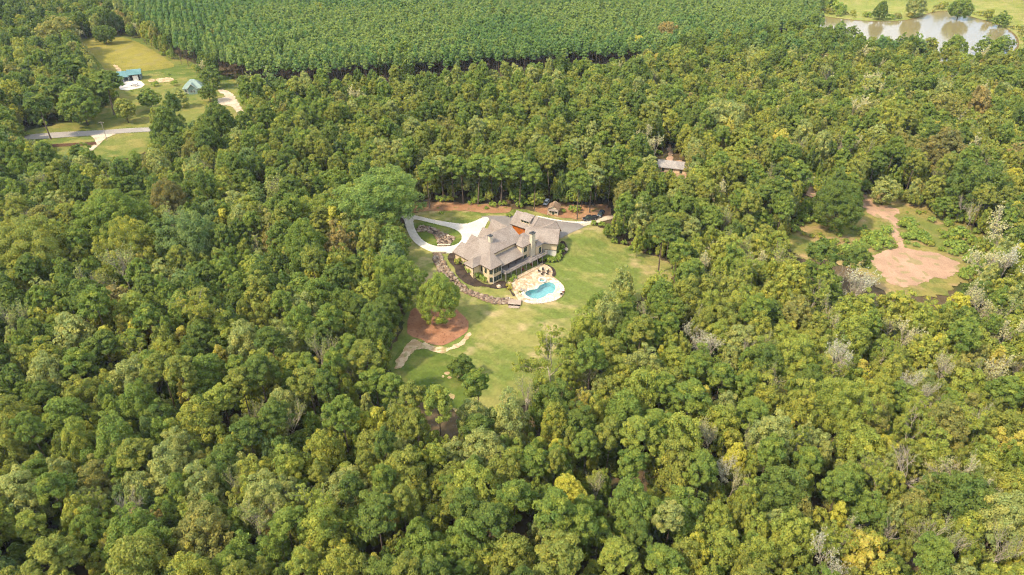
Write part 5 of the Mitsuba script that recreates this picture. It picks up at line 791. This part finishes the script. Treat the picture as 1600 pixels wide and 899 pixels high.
def shape(kind, cls, lod, var):
    """(trunk mesh, crown vertices, faces, clump ids) of a tree one metre in crown radius and one metre high"""
    key = (kind, cls, lod, var)
    if key in SHAPES: return SHAPES[key]
    r = np.random.default_rng([ord(kind), cls, var, 3])
    dens, sz = LOD[lod]
    if kind == 'B':
        R, h, n, rc = [(2.6, 9, 34, 0.72), (4.5, 15, 74, 0.95), (9.0, 21, 190, 1.35)][cls]
        z0 = h * r.uniform(.08, .2)
        form = var % 4   # a dome, a tall ovoid, a ragged many-headed crown, a broad low dome
        prof = (lambda t: 1 - .15 * t, lambda t: 1.15 - .55 * max(0, t), lambda t: 1.0, lambda t: .85 + .3 * t)[form]
        cl = shell(r, int(n * 1.2), R, z0, h * (1, 1, 1, .9)[form], rc, -.85, ((.74, .96), (.74, .96), (.55, 1.0), (.72, .96))[form], prof, (.56, .5, 1.0, .7)[form])
        cl += shell(r, n // 4, R * .6, z0, h * .9, rc * 1.5, -.3, (.3, .7))
        v, f, K = crown(r, cl, (60 if cls < 2 else 72) * dens, (.42, .46, .52)[cls] * sz, flat=.85)
        t = limbs(r, h, cl, z0, 7 if lod == 'n' else 3, .035 * R + .07)
    elif kind == 'P':
        R, h = 3.4, 19
        z0 = h * r.uniform(.46, .56)
        cl = shell(r, 44, R, z0, h, .80, -.7, (.6, .97), lambda t: 1.2 - .75 * max(0, t) ** 1.5)
        cl += shell(r, 8, R * .5, z0, h * .95, 1.1, -.2, (.2, .7))
        v, f, K = crown(r, cl, 78 * dens, .42 * sz, up=.55, flat=.62, aspect=1.5, spread=.6)
        t = limbs(r, h, cl, z0, 8 if lod == 'n' else 3, .19)
    elif kind == 'Q':
        R, h = 2.1, 16
        z0 = h * .5
        cl = shell(r, 15, R, z0, h, .75, -.75, (.55, .95), lambda t: 1.4 - 1.1 * max(0, min(t, 1)))
        v, f, K = crown(r, cl, 70 * dens, .42 * sz, up=.6, flat=.7, aspect=1.4)
        t = tube([[0, 0, -.3], [0, 0, h * .9]], [.14, .04], 4)
    elif kind == 'C':
        R, h = 2.6, 13
        z0 = h * .16
        cl = shell(r, 36, R, z0, h, .8, -.97, (.7, .98), lambda t: 1.35 - 1.0 * max(0, min(t, 1)))
        v, f, K = crown(r, cl, 85 * dens, .42 * sz, flat=.85)
        t = limbs(r, h, cl, z0, 4, .14)
    elif kind == 'H':
        R, h = 4.5, 15
        t, ends = branchy(r, h, R, .2, 5 + cls)
        keep = [e for e in ends if r.uniform() < .8 and np.linalg.norm(e[0][:2]) > .25 * R]
        cl = [(e, .6 * r.uniform(.6, 1.3), unit(e - np.array([0, 0, h * .5]))) for e, d in keep]
        v, f, K = crown(r, cl, (4600, 900)[cls] * dens / max(1, len(cl)), (.36, .30)[cls] * sz, spread=.9)
    elif kind == 'D':
        R, h = 3.6, 14
        t, ends = branchy(r, h, R, .2, 6)
        v, f, K = None, None, None
    else:  # shrub
        R, h = 1.6, 1.9
        cl = shell(r, 12, R, .1, h, .55, -.1, (.5, .8))
        v, f, K = crown(r, cl, 42 * dens, .30 * sz, flat=.9)
        t = limbs(r, h, cl, .1, 3, .05)
    k = np.array([1 / R, 1 / R, 1 / h])
    t.vertices *= k
    if v is not None: v = v * k
    SHAPES[key] = (t, v, f, K)
    return SHAPES[key]
def group_for(kind, cls, lod, var, tone):
    name = f'group_{kind}{cls}{lod}{var}{tone}'
    if name in scene: return name
    t, v, f, K = shape(kind, cls, lod, var)
    g = {'type': 'shapegroup'}
    g['branches' if kind in 'DH' else 'stem' if kind == 'S' else 'trunk'] = mikit.ply(t, 'm_bark_pale' if kind in 'DH' else 'm_bark')
    if v is not None:
        r = np.random.default_rng([ord(kind), cls, var, sum(map(ord, tone))])
        g['foliage' if kind in 'SH' else 'crown'] = mikit.ply((v, f), 'm_leaf', color=paint(r, K, tone))
    scene[name] = g
    return name

# ---------------------------------------------------------------- trees: where they stand
CLEAR_PG = [Polygon(c).buffer(0) for c in CLEAR]
PLANT_PG = Polygon(PLANT)
CLEAR_ALL = unary_union(CLEAR_PG)
def depth_of(x, y): return y * math.cos(PITCH) + 110 * math.sin(PITCH)
stand = []   # x, y, R, h, kind, tone
cells = {}
def free(x, y, R, k=0.60):
    i, j = int(x // 8), int(y // 8)
    for a in (-2, -1, 0, 1, 2):
        for b in (-2, -1, 0, 1, 2):
            for (u, v, q) in cells.get((i + a, j + b), ()):
                if (u - x) ** 2 + (v - y) ** 2 < (k * (q + R)) ** 2: return False
    return True
def stand_at(x, y, R, h, kind, tone):
    stand.append((x, y, R, h, kind, tone))
    cells.setdefault((int(x // 8), int(y // 8)), []).append((x, y, R))
for x, y, W, h, kind, tone in TREES: stand_at(x, y, W / 2, h, 'B' if kind in 'IK' else kind, tone)
MIX = {  # kind and tone of what fills each part of the woods
    'left': 'B md 16;B dk 15;B ol 14;B yo 6;B lt 7;B bl 4;B bo 3;B yg 5;P md 8;P dk 6;P ol 5;C yg 4;C gd 1;H lt 3;C ye 1;B br 1',
    'front': 'B ol 12;B md 10;B yg 12;B lt 8;B yo 6;P md 16;P ol 10;P dk 6;P yg 6;C yg 5;H lt 3;B ye 1;C gd 2;B dk 3',
    'right': 'B yg 20;B md 10;B ol 13;B lt 9;B dk 5;B yo 10;P md 4;C yg 3;H yg 6;H lt 7;H tn 6;H gy 5;D gy 3;B ye 2;C gd 2;B bo 3',
    'mid': 'P md 18;P ol 18;P dk 12;B ol 14;B md 13;B dk 7;B yo 6;C yg 2;B bo 3;H tn 1;B lt 4;P lt 4',
    'rightmid': 'B ol 16;B md 13;B yo 11;B dk 9;P md 12;P ol 12;P dk 6;B bo 5;B br 1.5;H tn 4;H lt 3;B lt 6;B yg 8;B gd 1;C ye 1;D gy 1',
    'farleft': 'B dk 18;B md 14;B ol 14;B bo 6;B yo 8;B lt 6;P dk 12;P md 8;B br 1;H tn 2',
    'far': 'P md 22;P dk 18;P pl 12;B md 12;B ol 10;B dk 10;P pl2 10;B yo 3'}
MIX = {k: [(a.split()[0], a.split()[1], float(a.split()[2])) for a in v.split(';')] for k, v in MIX.items()}
MIXP = {k: np.cumsum([a[2] for a in v]) / sum(a[2] for a in v) for k, v in MIX.items()}
def zone(x, y):
    if y > 430: return 'farleft' if x < -150 else 'far'
    if x < -150 and y > 330: return 'farleft'
    if y > 235: return 'rightmid' if x > 60 + 0.1 * (y - 235) else ('left' if x < -110 + (330 - y) * .3 else 'mid')
    if x > 0.30 * y: return 'right' if y < 205 else 'rightmid'
    if y < 140 and x > -40: return 'front'
    return 'left' if x < 0 else 'front' if y < 180 else 'mid'
SIZE = {'B': (2.1, 5.0), 'P': (2.2, 3.8), 'C': (1.5, 2.6), 'H': (2.4, 4.4), 'D': (1.8, 3.4)}
n_darts = 60000
ys = 58 + (rng.uniform(0, 1, n_darts) ** 0.62) * 750
xs = rng.uniform(-1, 1, n_darts) * (0.76 * (ys * math.cos(PITCH) + 65) + 16)
u1, u2, u3 = rng.uniform(0, 1, (3, n_darts))
clear_hit = shapely.contains_xy(CLEAR_ALL.buffer(1.0), xs, ys)
plant_hit = shapely.contains_xy(PLANT_PG.buffer(1.0), xs, ys)
dry = ~shapely.contains_xy(POND_PG.buffer(1.5), xs, ys)
for i in np.argsort(-u1 - 0.25 * (ys < 0)):
    x, y = float(xs[i]), float(ys[i])
    if clear_hit[i] or not dry[i]: continue
    if plant_hit[i] and u3[i] > 0.004: continue
    zn = zone(x, y)
    kind, tone, _ = MIX[zn][int(np.searchsorted(MIXP[zn], u2[i]))]
    a, b = SIZE[kind]
    R = a + (b - a) * u1[i] ** 1.3
    if y > 330: R *= 0.92
    if not free(x, y, R): continue
    if CLEAR_ALL.distance(Point(x, y)) < 0.5 * R: continue
    h = {'B': 7.5 + 2.0 * R, 'P': 11 + 2.5 * R, 'C': 6 + 2.6 * R, 'H': 9 + 2.0 * R, 'D': 9 + 2.3 * R}[kind] * (0.78 + 0.40 * u3[i] if not plant_hit[i] else 1.1)
    stand_at(x, y, R, h, kind, tone)
n_wood = len(stand)
# the planted pines stand in rows
x0, y0, x1, y1 = PLANT_PG.bounds
ca, sa = math.cos(math.radians(24)), math.sin(math.radians(24))
for a in np.arange(-900, 900, 4.1):
    for b in np.arange(-900, 900, 3.5):
        x, y = a * ca - b * sa + rng.normal(0, .35), 560 + a * sa + b * ca + rng.normal(0, .45)
        if not (x0 < x < x1 and y0 < y < min(y1, 815)) or abs(x) > 0.76 * (y * math.cos(PITCH) + 65) + 12: continue
        if not PLANT_PG.contains(Point(x, y)) or rng.uniform() < .06 or (rng.uniform() < .45 and PLANT_PG.exterior.distance(Point(x, y)) < 16 * float(nnoise(np.array([x / 9, y / 9, 3.5])))) or not free(x, y, 1.6, .6): continue
        t = float(nnoise(np.array([x / 60, y / 60, 0.5])))
        R = rng.uniform(1.75, 2.5)
        stand.append((x, y, R, rng.uniform(13.5, 19), 'Q', 'pl2' if t + rng.normal(0, .12) + (x > 90) * .15 > .56 else 'pl'))
for x, y, W in SHRUBS: stand.append((x, y, W / 2, W * .62, 'S', ('ol', 'bo', 'us', 'yo')[int(x * 7) % 4] if y > 400 and x > 150 else ('gs', 'us', 'gs', 'yg')[int(x * 7) % 4] if x > 60 and y < 330 else 'us'))
for x, y, W, tone in HEDGE: stand.append((x, y, W / 2, W * .6, 'S', tone))
# undergrowth under the trees, a mass nobody could count
under = []
n_u = 10000
ys = 58 + (rng.uniform(0, 1, n_u) ** 0.75) * 420
xs = rng.uniform(-1, 1, n_u) * (0.76 * (ys * math.cos(PITCH) + 65) + 12)
ok = ~shapely.contains_xy(unary_union(CLEAR_PG[:-1]).buffer(0.2), xs, ys) & ~shapely.contains_xy(POND_PG, xs, ys) & ~shapely.contains_xy(PLANT_PG, xs, ys)
for x, y in zip(xs[ok], ys[ok]):
    under.append((float(x), float(y), rng.uniform(1.4, 3.0), rng.uniform(1.6, 6.0), 'S', ('us', 'md', 'ol', 'yg', 'bo')[int(rng.choice(5, p=[.3, .3, .2, .12, .08]))]))

for x, y, q1, q2, q3 in zip(*(lambda n: (rng.uniform(-1, 1, n), 58 + rng.uniform(0, 1, n) ** .7 * 420, *rng.uniform(0, 1, (3, n))))(16000)):
    x = float(x * (0.76 * (y * math.cos(PITCH) + 65) + 12)); y = float(y)
    R = 1.1 + 1.3 * q1
    if CLEAR_ALL.distance(Point(x, y)) < R or PLANT_PG.contains(Point(x, y)) or not free(x, y, R, .52): continue
    zn = zone(x, y)
    kind, tone, _ = MIX[zn][int(np.searchsorted(MIXP[zn], q2))]
    if kind in 'DHP': kind, tone = 'B', (tone if kind == 'P' else 'ol')
    stand_at(x, y, R, (5 + 3.2 * R) * (.8 + .5 * q3), kind, tone)
KIND_NAME = {'B': 'broadleaf_tree', 'P': 'pine_tree', 'C': 'slender_tree', 'H': 'thinning_tree', 'D': 'bare_tree', 'Q': 'plantation_pine', 'S': 'shrub'}
def in_view(x, y, z):
    d = y * math.cos(PITCH) + (120 - z) * math.sin(PITCH)
    u, w = x / d, (y * math.sin(PITCH) - (120 - z) * math.cos(PITCH)) / d
    return abs(u) < 0.75 and abs(w) < 0.4215
order = {}
for i, (x, y, R, h, kind, tone) in enumerate(stand):
    if in_view(x, y, h * .75 + 2): order.setdefault(kind, []).append((R / math.hypot(x, y, 110), i))
singled = set()
for kind, l in order.items(): singled |= {i for _, i in sorted(l, reverse=True)[:300]}
single_rows, mass = [], {}
zs = T(np.array([s[0] for s in stand]), np.array([s[1] for s in stand]))
tris = 0
for i, (x, y, R, h, kind, tone) in enumerate(stand):
    d = math.hypot(x, y, 110)
    lod = 'n' if d < 205 else 'm' if d < 350 else 'f'
    cls = (0 if R < 3.3 else 1 if R < 6.3 else 2) if kind == 'B' else int(kind == 'H' and tone in ('gy', 'tn', 'lt'))
    if kind == 'B' and cls == 2 and d < 300: lod = 'n'
    nv = (4 if kind == 'B' else 3) if kind in 'BP' else 2
    g = group_for(kind, cls, lod, int(rng.integers(nv)), tone)
    tw = T4().translate([x, y, float(zs[i]) - .05]).rotate([0, 0, 1], float(rng.uniform(0, 360))).rotate([1, 0, 0], float(rng.normal(0, 1.5))).scale([R * rng.uniform(.88, 1.14), R * rng.uniform(.88, 1.14), h])
    if i in singled:
        k = KIND_NAME[kind]
        n = mass.get(k, 0)
        mass[k] = n + 1
        key = k if n == 0 else f'{k}_{n:03d}'
        single_rows.append((key, x, y, R, h, kind, tone, d))
    else:
        k = 'pine_plantation' if kind == 'Q' else 'pine_wood' if kind == 'P' else 'woodland'
        n = mass[k] = mass.get(k, 0) + 1
        key = f'{k}__{n:05d}'
    scene[key] = {'type': 'instance', 'to_world': tw, 'group': {'type': 'ref', 'id': g}}
for n, (x, y, R, h, kind, tone) in enumerate(under):
    lod = 'n' if y < 150 else 'm' if y < 260 else 'f'
    tw = T4().translate([x, y, Tz(x, y) - .05]).rotate([0, 0, 1], float(rng.uniform(0, 360))).scale([R, R, h])
    scene[f'undergrowth__{n + 1:05d}'] = {'type': 'instance', 'to_world': tw, 'group': {'type': 'ref', 'id': group_for('S', 0, lod, int(rng.integers(2)), tone)}}
tag('woodland', 'mixed green broadleaf woodland filling the land around the clearings', 'woodland', kind='stuff')
tag('pine_wood', 'green natural pines mixed through the far woodland', 'pine wood', kind='stuff')
tag('pine_plantation', 'dense dark green planted pines in rows beyond the woods', 'plantation', kind='stuff')
tag('undergrowth', 'low leafy bushes covering the ground under the trees', 'undergrowth', kind='stuff')
# ---------------------------------------------------------------- what each tree and shrub looks like and where it stands
TONE_WORD = dict(dk='dark green', md='mid-green', ol='olive-green', yo='yellow-olive', yg='yellow-green', lt='pale grey-green', bl='bluish-green', bo='brownish-olive', bd='dusky brown-green', br='rusty brown', tb='tan-brown',
    ye='yellow', gd='golden', gy='grey', tn='tan', wi='feathery green', br2='bright green', pl='deep green', pl2='fresh green', us='green', gs='bright green')
NOUN = {'B': 'broadleaf tree', 'P': 'pine', 'C': 'slender pointed tree', 'H': 'half-bare tree', 'D': 'leafless tree', 'S': 'bush', 'Q': 'planted row pine'}
CAT = {'B': 'tree', 'P': 'pine tree', 'C': 'tree', 'H': 'tree', 'D': 'bare tree', 'S': 'shrub', 'Q': 'pine tree'}
GROUP = {'B': 'broadleaf trees of the woods', 'P': 'pines standing in the woods', 'C': 'slender pointed trees in the woods', 'H': 'half-bare trees in the woods', 'D': 'leafless grey trees in the woods', 'S': 'bushes in the clearings', 'Q': 'pines in the planted rows'}
MARKS = [('the house', -1, 203), ('the pool', 9, 184), ('the red mulch bed', -20, 166), ('the loop drive', -28, 219), ('the small cabin', 15.6, 236), ('the black pickup', 29, 229), ('the barn', -228, 410), ('the farmhouse', -181, 389),
    ('the country road', -225, 318), ('the pond', 305, 540), ('the dirt pad', 130, 200), ('the dirt track', 126, 238), ('the grey-roofed outbuilding', 69, 275), ('the hay field', -255, 470), ('the lower lawn tip', -12, 133), ('the right end of the lawn', 50, 200),
    ('the garage wing', 13, 205), ('the left bay of the house', -12, 190), ('the bottom left corner', -96, 90), ('the bottom edge middle', 0, 84), ('the bottom right corner', 96, 90), ('the left edge of the photo', -146, 170), ('the right edge of the photo', 146, 170),
    ('the left edge above the middle', -190, 245), ('the right edge above the middle', 195, 255), ('the field fence by the road', -250, 299), ('the bare patch above the glade', 117, 250)]
QMARKS = [('the crossarm utility pole', -141, 397), ('the gravel drive', -165, 385), ('the farmhouse', -181, 389), ('the hay field', -255, 470), ('the house', -1, 203), ('the grey-roofed outbuilding', 69, 275)]
ORD = ['', 'second ', 'third ', 'fourth ', 'fifth ', 'sixth ', 'seventh ', 'eighth ', 'ninth ', 'tenth ']
def way(dx, dy):
    a = math.degrees(math.atan2(dy, dx)) % 360
    return ('right of', 'beyond and right of', 'beyond', 'beyond and left of', 'left of', 'below and left of', 'below', 'below and right of')[int(((a + 22.5) % 360) // 45)]
found = {}
for key, x, y, R, h, kind, tone, d in single_rows:
    size = '' if kind in 'CDHQ' else 'huge ' if R > 7 else 'large ' if R > 4.4 else 'small ' if R < (2.9 if kind != 'S' else 1.3) else ''
    look = size + ('' if kind == 'D' else TONE_WORD[tone] + ' ') + NOUN[kind]
    m = min(QMARKS if kind == 'Q' else MARKS, key=lambda q: math.hypot(q[1] - x, q[2] - y))
    where = ('near ' if m[0].startswith(('the bottom', 'the left edge', 'the right edge')) else way(x - m[1], y - m[2]) + ' ') + m[0]
    found.setdefault((look, where), []).append((math.hypot(m[1] - x, m[2] - y), key, kind))
for (look, where), l in found.items():
    l.sort()
    many = len(l) > 1
    for n, (q, key, kind) in enumerate(l):
        if n < len(ORD):
            text = (ORD[n] + 'nearest ' if many else '') + look + ' ' + where
        else:
            text = f'outlying {look} far out {where}'
        if len(text.split()) < 4: text += ' in the woods'
        labels[key] = {'label': text, 'category': CAT[kind], 'group': GROUP[kind]}
# ---------------------------------------------------------------- the air
scene['haze_air'] = {'type': 'homogeneous', 'albedo': rgb(.95, .95, .95), 'sigma_t': {'type': 'rgb', 'value': [.00004, .00005, .00007]}}
scene['haze_skin'] = {'type': 'null'}
scene['haze'] = {'type': 'cube', 'to_world': T4().translate([0, 2750, 57.5]).scale([4200, 3450, 64.5]), 'bsdf': {'type': 'ref', 'id': 'haze_skin'}, 'interior': {'type': 'ref', 'id': 'haze_air'}}
scene['camera']['medium'] = {'type': 'ref', 'id': 'haze_air'}
tag('haze', 'thin summer haze over the woods', 'haze', kind='stuff')
